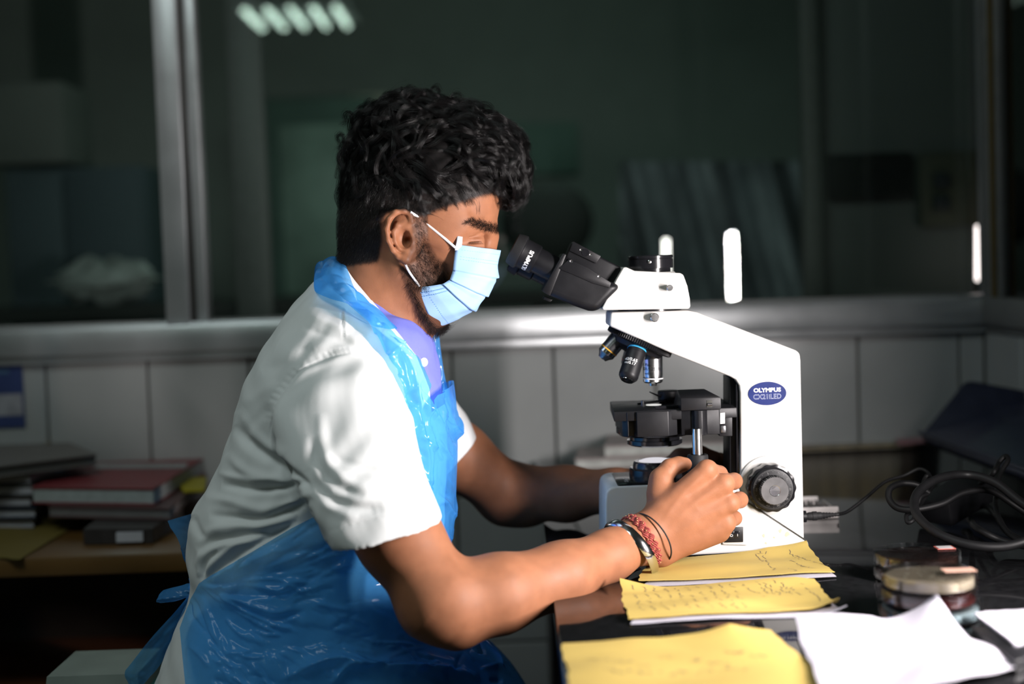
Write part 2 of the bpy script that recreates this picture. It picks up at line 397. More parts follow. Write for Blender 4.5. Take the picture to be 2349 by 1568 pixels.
# sheeted equipment with pale streaks right of the middle
bm = BM(); nu, nv = 50, 30; V = []
for i in range(nu):
    for j in range(nv):
        px = 1420 + 420 * i / (nu - 1); py = 700 - 330 * j / (nv - 1)
        P_ = W(px, py, 4.75 + .05 * math.sin(i * .37 + .1 * j) + .02 * math.sin(i * .83 + j * .3) - .12 * (1 - j / (nv - 1)))
        V.append(P_[:])
tag(obj_np('dust_sheet', V, grid_faces(nu, nv), mat('grey_film', (.25, .255, .285), .35, var=.6, scale=3)), 'hanging grey plastic dust sheet behind the microscope head', 'sheet')
p, q = W(1852, 690, 3.6), W(1886, 0, 3.6)
tag(obj('door_post', box((p.x, 3.6, 0), (p.x + .038, 3.66, 2.74), .003), mat('grey_post', (.22, .225, .21), .5)), 'pale upright door post behind the glass right of the microscope', 'post')
p = W(1895, 690, 3.68)
tag(obj('partition_panel', box((p.x, 3.68, 0), (2.4, 3.72, 2.74), .003), mat('grey_panel', (.20, .21, .20), .6, var=.05, scale=3)), 'plain grey partition panel behind the right end of the glass', 'panel')
p, q = W(1903, 460, 3.66), W(2090, 348, 3.66)
v_ = thing('wall_vent', (p.x, 3.67, p.z), 'black rectangular vent on the grey partition panel', 'vent')
obj('cover', box((p.x, 3.65, p.z), (q.x, 3.678, q.z), .003), M_DIM, v_)
for k in range(5): obj('slat', box((p.x + .01, 3.642, p.z + .012 + k * .022), (q.x - .01, 3.652, p.z + .020 + k * .022)), M_DIM, v_)
p, q = W(2112, 520, 3.66), W(2252, 345, 3.66)
v_ = thing('switch_box', (p.x, 3.67, p.z), 'olive switch box with two dark squares right of the black vent', 'switch box')
obj('plate', box((p.x, 3.655, p.z), (q.x, 3.678, q.z), .004), mat('olive_plate', (.14, .14, .10), .6), v_)
for py in (415, 465):
    a_ = W(2142, py + 18, 3.65); b2 = W(2178, py - 18, 3.65)
    obj('switch', box((a_.x, 3.640, a_.z), (b2.x, 3.656, b2.z), .003), mat('slate_switch', (.06, .065, .075), .5), v_)
def reflection_rod(name, px, y0, y1, Y, s, label):  # glowing rod added to stand for the LED lamp's reflection in the glass
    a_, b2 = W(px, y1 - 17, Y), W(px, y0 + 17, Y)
    t = thing(name, a_, label, 'reflection')
    obj('tube', lathe(a_, b2 - a_, [(0, .006), (.002, .008), ((b2 - a_).length - .002, .008), ((b2 - a_).length, .006)], 12), emit('reflection_glow', (1, .90, .86), s), t)
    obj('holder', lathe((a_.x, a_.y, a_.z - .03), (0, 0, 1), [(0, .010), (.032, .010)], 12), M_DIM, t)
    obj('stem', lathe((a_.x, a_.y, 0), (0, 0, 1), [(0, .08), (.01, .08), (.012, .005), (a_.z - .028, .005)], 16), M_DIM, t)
reflection_rod('tube_reflection', 1528, 531, 700, 3.9, 5.0, 'narrow glowing rod added behind the glass above the microscope port as a lamp reflection')
reflection_rod('tube_reflection', 2246, 500, 662, 3.5, 3.2, 'narrow pinkish rod added behind the glass next to the corner post as a lamp reflection')
# ------------------------------------------------------------------ desk
YB0, YB1, YC = 1.868, 1.995, 1.930
ZD = W(1700, 1269, YB0).z - .002
XD0 = D(1272, 1400, ZD).x
dk = thing('lab_desk', (XD0, 1.9, 0), 'black glossy topped laboratory desk carrying the microscope', 'desk')
obj('desktop', box((XD0, .95, ZD - .028), (XR - .012, YW - .012, ZD), .003), M_DESK, dk)
obj('side_panel', box((XD0 + .012, 1.02, 0), (XD0 + .04, 1.55, ZD - .028), .002), M_DESKSIDE, dk)
obj('side_panel', box((XD0 + .012, 2.28, 0), (XD0 + .04, YW - .05, ZD - .028), .002), M_DESKSIDE, dk)
obj('back_panel', box((XD0 + .04, YW - .08, 0), (XR - .03, YW - .05, ZD - .028)), M_DESKSIDE, dk)
obj('end_panel', box((XR - .05, 1.02, 0), (XR - .022, YW - .08, ZD - .028)), M_DESKSIDE, dk)

# ------------------------------------------------------------------ microscope
ms = thing('microscope', (W(1620, 1270, YC).x, YC, ZD), 'white and black compound microscope with a blue oval badge on the desk', 'microscope')
YN, YFR = 1.884, 1.976                  # near / far side of the arm
YHN, YHF = 1.880, 1.980
# base
bp = [(1388, 1150), (1390, 1128), (1398, 1119), (1412, 1115), (1560, 1109), (1690, 1108), (1712, 1151), (1854, 1242), (1857, 1258), (1700, 1268), (1545, 1276), (1400, 1284), (1388, 1282)]
base = obj('base', extrude_y(bp, YB0, YB1, .004, 3), M_WHITE, ms)
obj('base_seam', tube([W(1712, 1149, YB0 - .0002), W(1853, 1241, YB0 - .0002)], .0007, 6, 4, smooth=False), M_SEAL, base, label='thin dark joint line')
for fx in (1420, 1600, 1830):
    p = W(fx, 1270, YB0)
    for yy in (YB0 + .018, YB1 - .018):
        obj('foot', lathe((p.x, yy, ZD + .0002), (0, 0, 1), [(0, .008), (.010, .009)], 14), M_RUBBER, ms)
zt = W(1500, 1111, YB0).z
pl = [W(1416, 1113, YB0).x, W(1640, 1113, YB0).x]
obj('top_plate', box((pl[0], YB0 + .002, zt - .012), (pl[1], YB1 - .012, zt + .0014), .004), M_BLACKG, base, label='black inset plate')
V, Fc = text_mesh('OLYMPUS', .0075, .0002)
vv = [(pl[0] + .014 + y_, YB0 + .036 + x_, zt + .0017) for x_, y_, _ in V]
obj_np('lettering', vv, Fc, mat('grey_print', (.35, .35, .35), .5), base)
ccx = W(1500, 950, YC).x
lamp = obj('lamp_collar', lathe((ccx, YC, zt), (0, 0, 1), [(0, .036), (.013, .036), (.015, .034), (.015, .031), (.021, .030), (.0235, .0285), (.0235, .0235), (.021, .0235)], 64), M_BLACKG, ms)
obj('field_lens', lathe((ccx, YC, zt + .0222), (0, 0, 1), [(0, .023), (.001, .023), (.0035, .015), (.0042, 0)], 40), emit('lit_lens', (.95, .93, 1.0), .75), lamp, label='pale round lens')
# switch
sw = extrude_y([(1658, 1249), (1657, 1203), (1663, 1199), (1711, 1199), (1716, 1204), (1715, 1250)], YB0 - .004, YB0 + .004, .0015, 2)
sw = obj('switch_frame', sw, M_WHITE, ms)
obj('switch_bezel', extrude_y([(1662, 1244), (1662, 1209), (1705, 1208), (1705, 1243)], YB0 - .0055, YB0 - .002, .0006), M_BLACK, sw)
b = extrude_y([(1672, 1235), (1672, 1219), (1684, 1218), (1684, 1235)], YB0 - .008, YB0 - .004, .0004)
extrude_y([(1684, 1235), (1684, 1218), (1697, 1217), (1697, 1234)], YB0 - .0065, YB0 - .004, .0004, bm=b)
obj('rocker', b, M_BLACKG, sw)
M_PRINTW = mat('white_print', (.8, .8, .8), .5)
p = W(1678, 1228, YB0 - .0083)
V, Fc = text_mesh('O', .005); obj_np('lettering', [(p.x + a_, p.y, p.z + b2) for a_, b2, _ in V], Fc, M_PRINTW, sw)
p = W(1692, 1227, YB0 - .0068)
V, Fc = text_mesh('I', .005); obj_np('lettering', [(p.x + a_, p.y, p.z + b2) for a_, b2, _ in V], Fc, M_PRINTW, sw)
# arm
ap = [(1401, 716), (1580, 712), (1600, 716), (1826, 803), (1835, 810), (1837, 826), (1845, 1236), (1838, 1244), (1699, 1246), (1698, 900), (1696, 884), (1688, 871), (1676, 864), (1545, 812), (1398, 748)]
def arm_taper(b):
    for v in b.verts:
        pass
arm = obj('arm', extrude_y(ap, YN, YFR, .0045, 3), M_WHITE, ms)
# rail behind the arm's front edge
obj('focus_rail', extrude_y([(1674, 866), (1700, 872), (1702, 1150), (1674, 1150)], YC - .030, YC + .030, .001), M_BLACK, ms)
obj('rail_cover', extrude_y([(1688, 880), (1703, 880), (1703, 1146), (1690, 1146)], YC - .040, YC + .040, .0008), M_BLACKG, ms)
# badge
p = W(1760, 902, YN - .0006)
rx, rz = 44 * mpp(YN), 27 * mpp(YN)
bm = BM(); n = 64
v0 = [bm.verts.new((p.x + rx * math.cos(t), YN - .0010, p.z + rz * math.sin(t))) for t in [2 * math.pi * i / n for i in range(n)]]
v1 = [bm.verts.new((v.co.x, YN + .001, v.co.z)) for v in v0]
bm.faces.new(v0)
for i in range(n): bm.faces.new((v0[i], v0[(i + 1) % n], v1[(i + 1) % n], v1[i]))
badge = obj('badge', bm, mat('badge_blue', (.002, .012, .105), .4, spec=.2, var=.1, scale=60), arm, label='blue oval badge with white lettering')
tilt = math.radians(-1.5)
def flat_text(txt, px, py, Y, width_px, bold, m, parent, h=None, outline=False):
    V, Fc = text_mesh(txt, 1.0, bold)
    wdt = V[:, 0].max() - V[:, 0].min(); s = width_px * mpp(Y) / wdt; hh = (V[:, 1].max() - V[:, 1].min())
    sy = s if h is None else h * mpp(Y) / hh
    p = W(px, py, Y); V = V - np.array([(V[:, 0].max() + V[:, 0].min()) / 2, (V[:, 1].max() + V[:, 1].min()) / 2, 0])
    c_, s_ = math.cos(-ROLL * 0), 0
    return obj_np('lettering', [(p.x + a_ * s, Y, p.z + b2 * sy) for a_, b2, _ in V], Fc, m, parent, smooth=False)
flat_text('OLYMPUS', 1760, 894, YN - .0013, 63, .035, M_PRINTW, badge, 10)
flat_text('CX21iLED', 1760, 909, YN - .0013, 64, .020, mat('pale_print', (.40, .43, .52), .5), badge, 12)
flat_text('CX21iLED', 1760, 909, YN - .0015, 62.5, -.012, mat('badge_blue2', (.008, .025, .14), .4), badge, 11.2)
# focus knob
kx = W(1762, 1112, YN)
bm = lathe(kx, (0, -1, 0), [(-.01, .0405), (.004, .0395), (.006, .037)], 64)
fk = obj('knob_boss', bm, M_WHITE, ms)
scal = lambda a, k: 1 + (.022 * math.cos(14 * a) if k in (1, 2, 3, 4) else 0)
ck = obj('coarse_knob', lathe(kx + Vector((0, -.006, 0)), (0, -1, 0), [(0, .029), (.002, .0312), (.006, .0318), (.020, .0318), (.023, .0312), (.024, .028), (.026, .0275)], 168, wob=scal), M_BLACKG, ms)
obj('graduated_disc', lathe(kx + Vector((0, -.030, 0)), (0, -1, 0), [(0, .0285), (.004, .0282), (.006, .0265), (.0075, .020)], 72), M_BLACK, ck)
tm = BM()
for i in range(100):
    a_ = 2 * math.pi * i / 100; L_ = .0035 if i % 5 == 0 else .002
    for rr in [(.0262 - L_, .0262)]:
        c_, s_ = math.cos(a_), math.sin(a_); wv = .00013
        q = [(rr[0], -wv), (rr[1], -wv), (rr[1], wv), (rr[0], wv)]
        def yy(r): return -.0364 - .0003 - (.0265 - r) * .23
        tm.faces.new([tm.verts.new((kx.x + r * c_ - t_ * s_, kx.y + yy(r), kx.z + r * s_ + t_ * c_)) for r, t_ in q])
o = obj('graduation', tm, mat('faint_print', (.14, .14, .14), .5), ck); o['kind'] = 'stuff'
for i, tx in enumerate(['0', '20', '40', '60', '80', '100', '120', '140', '160', '180']):
    a_ = math.pi / 2 - 2 * math.pi * i / 10 + .3
    V, Fc = text_mesh(tx, .0034)
    r = .0218
    obj_np('lettering', [(kx.x + math.cos(a_) * (r + y_) + math.sin(a_) * x_, kx.y - .0378, kx.z + math.sin(a_) * (r + y_) - math.cos(a_) * x_) for x_, y_, _ in V], Fc, MATS['faint_print'], ck)
teeth = lambda a, k: 1 + (.030 * (1 if math.sin(48 * a) > 0 else -1) if k in (0, 1) else 0)
fine = obj('fine_knob', lathe(kx + Vector((0, -.037, 0)), (0, -1, 0), [(0, .0188), (.011, .0186), (.0122, .0178), (.0122, .0072)], 192, wob=teeth), mat('grey_metal_knob', (.12, .118, .12), .38, metal=.5, var=.15, scale=60), ck, label='grey toothed fine focus knob')
obj('dimple', lathe(kx + Vector((0, -.0492, 0)), (0, -1, 0), [(0, .0074), (.0004, .0072), (-.0018, .005), (-.0028, 0)], 32), M_STEEL, fine)
kf = W(1762, 1112, YFR)
obj('far_knob', lathe((kx.x, YFR, kx.z), (0, 1, 0), [(0, .0395), (.006, .037), (.006, .0312), (.024, .0318), (.030, .0285), (.036, .0188), (.048, .018)], 64), M_BLACKG, ms)
# nosepiece
dv = (W(1538, 813, YC) - W(1397, 751, YC)).normalized()
nd = Vector((dv.z, 0, -dv.x)); nd = nd if nd.z < 0 else -nd        # turret axis, downwards left
nc = (W(1538, 813, YC) + W(1397, 751, YC)) / 2
rr = (W(1538, 813, YC) - W(1397, 751, YC)).length / 2
kn = lambda a, k: 1 + (.018 * math.cos(90 * a) if k in (1, 2) else 0)
tur = obj('nosepiece', lathe(nc + nd * -.004, nd, [(0, rr * .96), (.001, rr), (.0075, rr), (.009, rr * .95), (.010, rr * .80), (.016, rr * .74), (.024, rr * .40), (.026, 0)], 360, wob=kn), M_BLACK, ms, label='black knurled revolving nosepiece')
def objective(root, tip, prof, m, rings, lens, label):
    root, tip = Vector(root), Vector(tip); d = (tip - root); L_ = d.length; d.normalize()
    o = obj('objective_lens', lathe(root, d, [(t * L_, r) for t, r in prof], 64), m, ms, label=label)
    for t, r, wd, mm, nm in rings:
        obj(nm, lathe(root + d * (t * L_ - wd / 2), d, [(0, r - .001), (0, r), (wd, r), (wd, r - .001)], 64), mm, o)
    obj('front_lens', lathe(root + d * (L_ - lens[1]), d, [(0, lens[0]), (lens[1] * .6, lens[0] * .7), (lens[1] + .0004, lens[0] * .25), (lens[1] + .0006, 0)], 32), lens[2], o)
    return o, root, d, L_
def wrap_text(txt, o, root, d, L_, r, t, size, ang, m, flip=1, bold=.0):
    V, Fc = text_mesh(txt, size, bold)
    vw = (Vector(root) - CAM).normalized(); n0 = (-vw - d * (-vw).dot(d)).normalized(); tv = d.cross(n0) * -1
    out = []
    for x_, y_, _ in V:
        a_ = x_ / r + ang
        out.append((root + d * (t * L_ - y_) + (n0 * math.cos(a_) + tv * math.sin(a_)) * (r + .0002))[:])
    obj_np('lettering', out, Fc, m, o, smooth=False)
M_ORANGE = mat('yellow_ring', (.75, .38, .03), .4); M_CYAN = mat('blue_ring', (.05, .42, .75), .4)
R1 = .0134
o1 = objective(W(1497, 800, YC), W(1498, 884, YC), [(0, .0120), (.14, .0124), (.15, R1), (.74, R1), (.745, R1 - .0006), (.765, R1 - .0006), (.77, R1), (.88, R1), (.92, R1 - .002), (.93, .006), (1.0, .0052)], M_STEEL,
     [(.80, R1 + .0002, .0014, M_PRINTW, 'white_band'), (.775, R1 + .00015, .0010, M_BLACKG, 'dark_band')], (.0055, .007, M_CHROME), 'bright steel objective pointing straight down')
wrap_text('Plan', o1[0], o1[1], o1[2], o1[3], R1, .42, .0058, -.55, M_BLACK, -1)
wrap_text('100X/1.25Oil', o1[0], o1[1], o1[2], o1[3], R1, .53, .0058, -.35, M_BLACK, -1)
wrap_text('∞/0.17', o1[0], o1[1], o1[2], o1[3], R1, .66, .0044, -.45, M_BLACK, -1)
YO = 1.893
o2 = objective(W(1464, 795, YO + .012), W(1438, 873, YO - .010), [(0, .0125), (.02, R1 - .0005), (.20, R1 - .0005), (.21, R1), (.84, R1), (.90, R1 - .0006), (.96, R1 - .003), (.985, .0085), (.985, .0075)], M_BLACK,
     [(.10, R1 + .0001, .0022, M_CYAN, 'blue_band'), (.985, .0086, .0012, M_CHROME, 'chrome_rim')], (.0072, .002, M_CHROME), 'black objective with a light blue ring')
wrap_text('40/0.65', o2[0], o2[1], o2[2], o2[3], R1, .50, .0062, -.30, M_PRINTW, -1, .00005)
wrap_text('∞/0.17', o2[0], o2[1], o2[2], o2[3], R1, .60, .0056, -.30, M_PRINTW, -1, .00005)
objective(W(1424, 770, YC), W(1381, 822, YC), [(0, .0118), (.1, .0125), (.62, .0125), (.64, .0119), (.80, .0119), (.90, .0085), (1, .006)], M_DARKSTEEL,
     [(.63, .0128, .0015, M_ORANGE, 'yellow_band'), (.70, .0122, .006, M_CHROME, 'chrome_band')], (.005, .003, M_BLACKG), 'smoked steel objective with a yellow ring')
objective(W(1455, 792, 1.962), W(1440, 850, 1.985), [(0, .0120), (.7, .0120), (.74, .011), (.92, .009), (1, .006)], M_DARKSTEEL,
     [(.55, .0122, .0014, mat('red_ring', (.5, .04, .03), .4), 'red_band')], (.005, .003, M_BLACKG), 'steel objective with a red ring, half hidden behind')
# head
hp = [(1381, 706), (1415, 640), (1431, 613), (1437, 612), (1457, 621), (1562, 626), (1569, 630), (1578, 656), (1583, 684), (1584, 703), (1580, 708), (1384, 711)]
def head_taper(b):
    zs = [v.co.z for v in b.verts]; lo, hi = min(zs), max(zs)
    for v in b.verts:
        t = (v.co.z - lo) / (hi - lo); v.co.y = YC + (v.co.y - YC) * (1.0 - .16 * t)
head = obj('head', extrude_y(hp, YHN, YHF, .0035, 3, taper=head_taper), M_WHITE, ms)
obj('head_joint', lathe(W(1490, 714, YC), (0, 0, 1), [(-.004, .043), (.004, .043)], 48), M_BLACKG, ms)
pc = W(1492, 619, YC)
port = obj('camera_port', lathe(pc + Vector((0, 0, -.004)), (0, 0, 1), [(0, .0268), (.006, .0268), (.0065, .0302), (.0185, .0302), (.0190, .0292), (.0198, .0292), (.0202, .0305), (.0228, .0305), (.0238, .0296), (.0232, .026), (.0232, 0)], 72), M_BLACKG, ms, label='glossy black capped camera port')
obj('neck_ring', lathe(pc + Vector((0, 0, -.0075)), (0, 0, 1), [(0, .0335), (.003, .0335), (.0045, .032)], 64), M_WHITE, port)
p = W(1490, 600, YC - .0302)
sc = obj('screw', lathe((p.x, YC - .0300, p.z), (0, -1, 0), [(-.001, .0024), (.0009, .0024), (.0013, .0018)], 20), M_STEEL, port)
obj('slot', box((p.x - .0020, YC - .0316, p.z - .0003), (p.x + .0020, YC - .0311, p.z + .0003)), M_SEAL, sc)
for px, py, rr_, ln in ((1533, 660, .0042, .012), (1498, 727, .0058, .014)):
    Y0 = YHN if py < 700 else YN
    p = W(px, py, Y0 + .004)
    o = obj('clamp_screw', lathe((p.x, p.y, p.z), (0.06, -1, 0), [(0, rr_ * .6), (.004, rr_ * .6), (.0042, rr_), (ln, rr_), (ln + .0008, rr_ * .85)], 64, wob=lambda a, k: 1 + (.03 * math.cos(24 * a) if k in (2, 3) else 0)), M_STEEL, ms, label='knurled steel clamp screw')
# prism housing and eyepieces
hs = [(1293, 580), (1302, 581), (1313, 552), (1378, 586), (1425, 611), (1428, 622), (1392, 690), (1372, 716), (1350, 714), (1318, 703), (1262, 680), (1243, 668), (1256, 638)]
b = extrude_y([(1300, 583), (1313, 554), (1376, 588), (1426, 613), (1396, 676), (1290, 612)], YC - .030, YC + .036, .003, 3)
hous = obj('prism_housing', b, M_BLACK, ms)
lb = [(1262, 629), (1290, 582), (1400, 645), (1428, 655), (1394, 690), (1371, 715), (1350, 713), (1318, 702), (1262, 679), (1249, 668)]
Yl0 = YC - .052
lob = extrude_y(lb, Yl0, YC + .046, .012, 5)
obj('lower_housing', lob, M_BLACK, hous)
obj('side_plate', extrude_y([(1281, 615), (1306, 594), (1350, 614), (1402, 648), (1398, 660), (1360, 650), (1320, 632), (1288, 619)], Yl0 - .0015, Yl0 + .004, .0008), M_BLACK, hous)
for px, py in ((1311, 599), (1375, 634)):
    p = W(px, py, Yl0 - .0015); obj('screw', lathe(p, (0, -1, 0), [(-.001, .0022), (.0008, .0022), (.0004, .0010)], 16), M_DARKSTEEL, hous)
obj('front_collar', extrude_y([(1243, 667), (1291, 580), (1300, 583), (1262, 680)], Yl0 - .0008, YC + .05, .002, 2), M_BLACK, hous)
obj('top_plate', extrude_y([(1315, 553), (1379, 587), (1367, 604), (1306, 575)], YC - .0335, YC + .02, .001), M_BLACK, hous)
for px, py, r in ((1343, 579, .005), (1333, 573, .0016), (1355, 584, .0016)):
    p = W(px, py, YC - .0335); obj('screw', lathe(p, (0, -1, 0), [(-.001, r), (.0006, r), (.0004, r * .6)], 20), M_BLACKG if r > .003 else M_STEEL, hous)
obj('focus_link', extrude_y([(1250, 680), (1268, 687), (1262, 693), (1246, 686)], Yl0 + .02, YC + .04, .001), M_BLACK, hous)
ax = (W(1300, 625, YC - .033) - W(1176, 571, YC - .033)).normalized()
ax = Vector((math.cos(math.radians(29)), 0, -math.sin(math.radians(29))))
for k, (Ye, ox, oz) in enumerate(((YC - .032, 0, 0), (YC + .032, .001, -.0115))):
    p0 = W(1177, 569, Ye) + Vector((ox, 0, oz))
    e = obj('eyepiece', lathe(p0, ax, [(.0, .0130), (.0, .0205), (.0012, .0215), (.0105, .0228), (.0125, .0226), (.0135, .0205), (.0145, .0202), (.033, .0200), (.0345, .0188), (.0350, .0172), (.075, .0172)], 64), M_BLACK, ms)
    obj('eyecup', lathe(p0 - ax * .0004, ax, [(0, .0165), (-.0012, .0195), (0, .0212), (.009, .0232), (.0118, .0232), (.0128, .0222)], 64), M_RUBBER, e)
    obj('eye_lens', lathe(p0 + ax * .003, ax, [(0, 0), (.001, .008), (.002, .0135)], 40), mat('eye_glass', (.03, .035, .05), .05), e)
    if k == 0:
        V, Fc = text_mesh('OLYMPUS', .0078, .0003)
        vw = (p0 - CAM).normalized(); n0 = (-vw - ax * (-vw).dot(ax)).normalized(); tv = ax.cross(n0)
        if tv.z < 0: tv = -tv
        obj_np('lettering', [(p0 + ax * (.0215 + .0035 - y_) + (n0 * math.cos(x_ / .0201 - .42) + tv * math.sin(x_ / .0201 - .42)) * .0203)[:] for x_, y_, _ in V], Fc, M_PRINTW, e, smooth=False)
# stage
YS0, YS1 = YC - .071, YC + .071
pN = W(1408, 943, YS0); xL, xR_ = pN.x, W(1690, 940, YS0).x; zS = W(1500, 941, YS0).z
xL2 = W(1399, 917, YS1).x
st = obj('stage', extrude_z([(xL, YS0), (xR_, YS0), (xR_, YS1), (xL2, YS1)], zS - .013, zS, .0012), M_BLACK, ms, label='black mechanical stage')
cxm, cym = ccx, YC
obj('stage_hole', lathe((cxm, cym, zS - .0005), (0, 0, 1), [(0, .0105), (.0009, .0105)], 32), emit('lit_opening', (1., 1., .96), .8), st, label='small bright light opening')
def X(px, Y=YS0): return W(px, 980, Y).x
z0, z1 = W(1500, 1000, YS0).z, zS - .0012
Yk = YS0 - .004
plan = [(X(1428), Yk + .012), (X(1440), Yk + .002), (X(1442), Yk + .012), (X(1456), Yk + .012), (X(1461), Yk), (X(1533), Yk), (X(1562), Yk + .014), (X(1563), Yk + .004), (X(1588), Yk + .002),
        (X(1592), Yk - .004), (X(1600), Yk - .0075), (X(1609), Yk - .0075), (X(1617), Yk - .004), (X(1622), Yk + .001), (X(1650), Yk + .001), (X(1653), Yk + .006), (X(1653), YS1 - .01), (X(1428), YS1 - .01)]
obj('stage_carrier', extrude_z(plan, z0, z1, .0008, 2), M_BLACK, st)
obj('condenser', lathe((cxm, YC, z0), (0, 0, 1), [(.004, .052), (-.002, .052), (-.006, .047), (-.007, .034), (-.012, .034), (-.0125, .0375), (-.018, .0375), (-.020, .034), (-.020, .02), (-.012, .02)], 72), M_BLACKG, ms)
# slide holder on the stage
Yh = YS0 - .007
hb = extrude_y([(1563, 946), (1563, 918), (1570, 884), (1624, 882), (1626, 884), (1657, 910), (1658, 938), (1655, 941)], Yh, Yh + .03, .0015, 2)
hb = BM()
zb_, zm_, ztp = W(1600, 941, Yh).z, W(1600, 912, Yh).z, W(1600, 889, Yh + .07).z
xa, xb, xc_ = X(1563, Yh), X(1656, Yh), X(1574, Yh + .07)
vs_ = [(xa, Yh, zb_), (xb, Yh, zb_), (xb, Yh, zm_), (xa, Yh, zm_), (xa - .002, Yh + .075, zb_), (xb - .012, Yh + .075, zb_), (xb - .014, Yh + .055, ztp), (xa + .002, Yh + .055, ztp)]
vv = [hb.verts.new(v) for v in vs_]
for f in ((0, 1, 2, 3), (3, 2, 6, 7), (4, 7, 6, 5), (0, 3, 7, 4), (1, 5, 6, 2), (0, 4, 5, 1)): hb.faces.new([vv[i] for i in f])
bmesh.ops.recalc_face_normals(hb, faces=hb.faces); bevel_all(hb, .0016, 2)
slh = obj('slide_holder', hb, M_BLACK, st)
obj('holder_notch', extrude_y([(1621, 934), (1621, 918), (1634, 918), (1634, 934)], Yh - .0006, Yh + .002, .0002), M_SEAL, slh)
obj('holder_screw', lathe(W(1628, 927, Yh), (1, 0, 0), [(-.003, .0022), (.003, .0022)], 12), M_DARKSTEEL, slh)
p = W(1534, 905, YC + .03)
obj('clip_knob', lathe((p.x, YC + .03, zS + .004), (0, 0, 1), [(-.004, .008), (0, .008), (.0005, .0150), (.0115, .0150), (.0125, .0135)], 32), M_BLACK, st)
cl = BM()
tube([(p.x, YC + .03, zS + .004), (cxm + .012, YC + .008, zS + .0035), (cxm - .022, YC - .004, zS + .0025)], [.0024, .0022, .0014], 8, 20, bm=cl)
tube([(p.x - .004, YC + .022, zS + .008), (cxm + .008, YC + .020, zS + .011), (cxm - .004, YC + .010, zS + .017)], [.0022, .0016, .0008], 8, 16, bm=cl)
obj('slide_clip', cl, M_BLACKG, st)
for q in (W(1474, 917, YC - .01),): obj('clip_stud', lathe((q.x, YC - .01, zS), (0, 0, 1), [(0, .0022), (.007, .0022), (.008, .0014)], 14), M_DARKSTEEL, st)
obj('rack_bar', box((X(1507), Yh + .022, zS), (X(1562), Yh + .028, zS + .004), .0005), M_BLACKG, st)
obj('rack_bar', box((X(1520), YC + .012, zS), (X(1545), YC + .02, zS + .005), .0005), M_BLACKG, st)
obj('stage_label', extrude_y([(1652, 972), (1652, 947), (1663, 946), (1663, 971)], Yk + .003, Yk + .008, .0003), mat('paper_label', (.8, .8, .78), .6), st)
obj('rear_bracket', extrude_y([(1650, 1000), (1652, 938), (1680, 938), (1680, 1000)], Yk + .010, YS1 - .02, .001), M_BLACK, st)
obj('vernier', extrude_y([(1653, 992), (1653, 976), (1665, 976), (1665, 992)], Yk + .004, Yk + .010, .0008), M_DARKSTEEL, st)
# stage drive shaft
YK = YB0 - .018
pk = W(1599, 1000, YK)
shf = obj('drive_shaft', lathe((pk.x, YK, W(1599, 1050, YK).z), (0, 0, 1), [(0, .0066), (pk.z - W(1599, 1050, YK).z + .01, .0066)], 32), M_STEEL, ms, label='bright steel stage drive shaft')
zk = W(1599, 1044, YK).z
obj('stage_drive_knob', lathe((pk.x, YK, zk), (0, 0, -1), [(0, .0085), (-.0015, .0095), (-.0012, .0130), (.001, .0138), (.022, .0138), (.024, .0125), (.026, .0165), (.044, .0165), (.046, .014), (.046, 0)], 48), M_RUBBER, ms)
# socket at the back of the arm
pj = W(1846, 1184, YC - .006)
obj('power_socket', lathe((pj.x - .004, pj.y, pj.z), (1, 0, 0), [(0, .008), (.0055, .008), (.006, .006)], 24), M_BLACK, ms)
stn = BM()
for px, py, r in ((1752, 1228, .0017), (1790, 1217, .002), (1806, 1224, .003), (1776, 1232, .0012), (1757, 1245, .0013)):
    p = W(px, py, YB0 - .0002)
    stn.faces.new([stn.verts.new((p.x + r * math.cos(t) * (1 + .3 * math.sin(3 * t + px)), YB0 - .0003, p.z + 1.2 * r * math.sin(t) * (1 + .3 * math.cos(2 * t + py)))) for t in [2 * math.pi * i / 14 for i in range(14)]])
o = obj('stain_marks', stn, mat('tea_stain', (.55, .44, .33), .5), base); o['kind'] = 'stuff'
# ------------------------------------------------------------------ things on the black desk
M_YELLOW = mat('yellow_paper', (.54, .39, .10), .75, var=.05, scale=15, bump=.15, bscale=60)
M_PAPER = mat('white_paper', (.47, .45, .51), .75, var=.04, scale=10, bump=.12, bscale=50)
M_INK = mat('pen_ink', (.16, .13, .10), .7)
def sheet_fn(c4, z, amp, seed, curl):
    c = [np.array(D(px, py, z)[:]) for px, py in c4]       # back-left, back-right, front-right, front-left
    rs = np.random.RandomState(seed); ph = rs.rand(8) * 6.28
    def f(u, v, lift=0.):
        P = (c[0] * ((1 - u) * (1 - v))[:, None] + c[1] * (u * (1 - v))[:, None] + c[2] * (u * v)[:, None] + c[3] * ((1 - u) * v)[:, None])
        h = amp * (np.sin(5 * u + ph[0]) * np.sin(4 * v + ph[1]) + .6 * np.sin(9 * u + 3 * v + ph[2]) + .4 * np.sin(13 * v + 5 * u + ph[3]) + 1.6)
        for (cu, cv, r, hh) in curl:
            h = h + hh * np.clip(1 - np.hypot(u - cu, v - cv) / r, 0, 1) ** 1.6
        P = P.copy(); P[:, 2] = z + .0008 + h + lift
        return P
    return f
def edge_ok(u, v, seed):
    rs = np.random.RandomState(seed + 50); a, b = rs.rand(2) * 6
    return u + .006 * np.sin(9 * v + a) + .003 * np.sin(31 * v + b), v + .010 * np.sin(7 * u + a) + .005 * np.sin(27 * u + b)
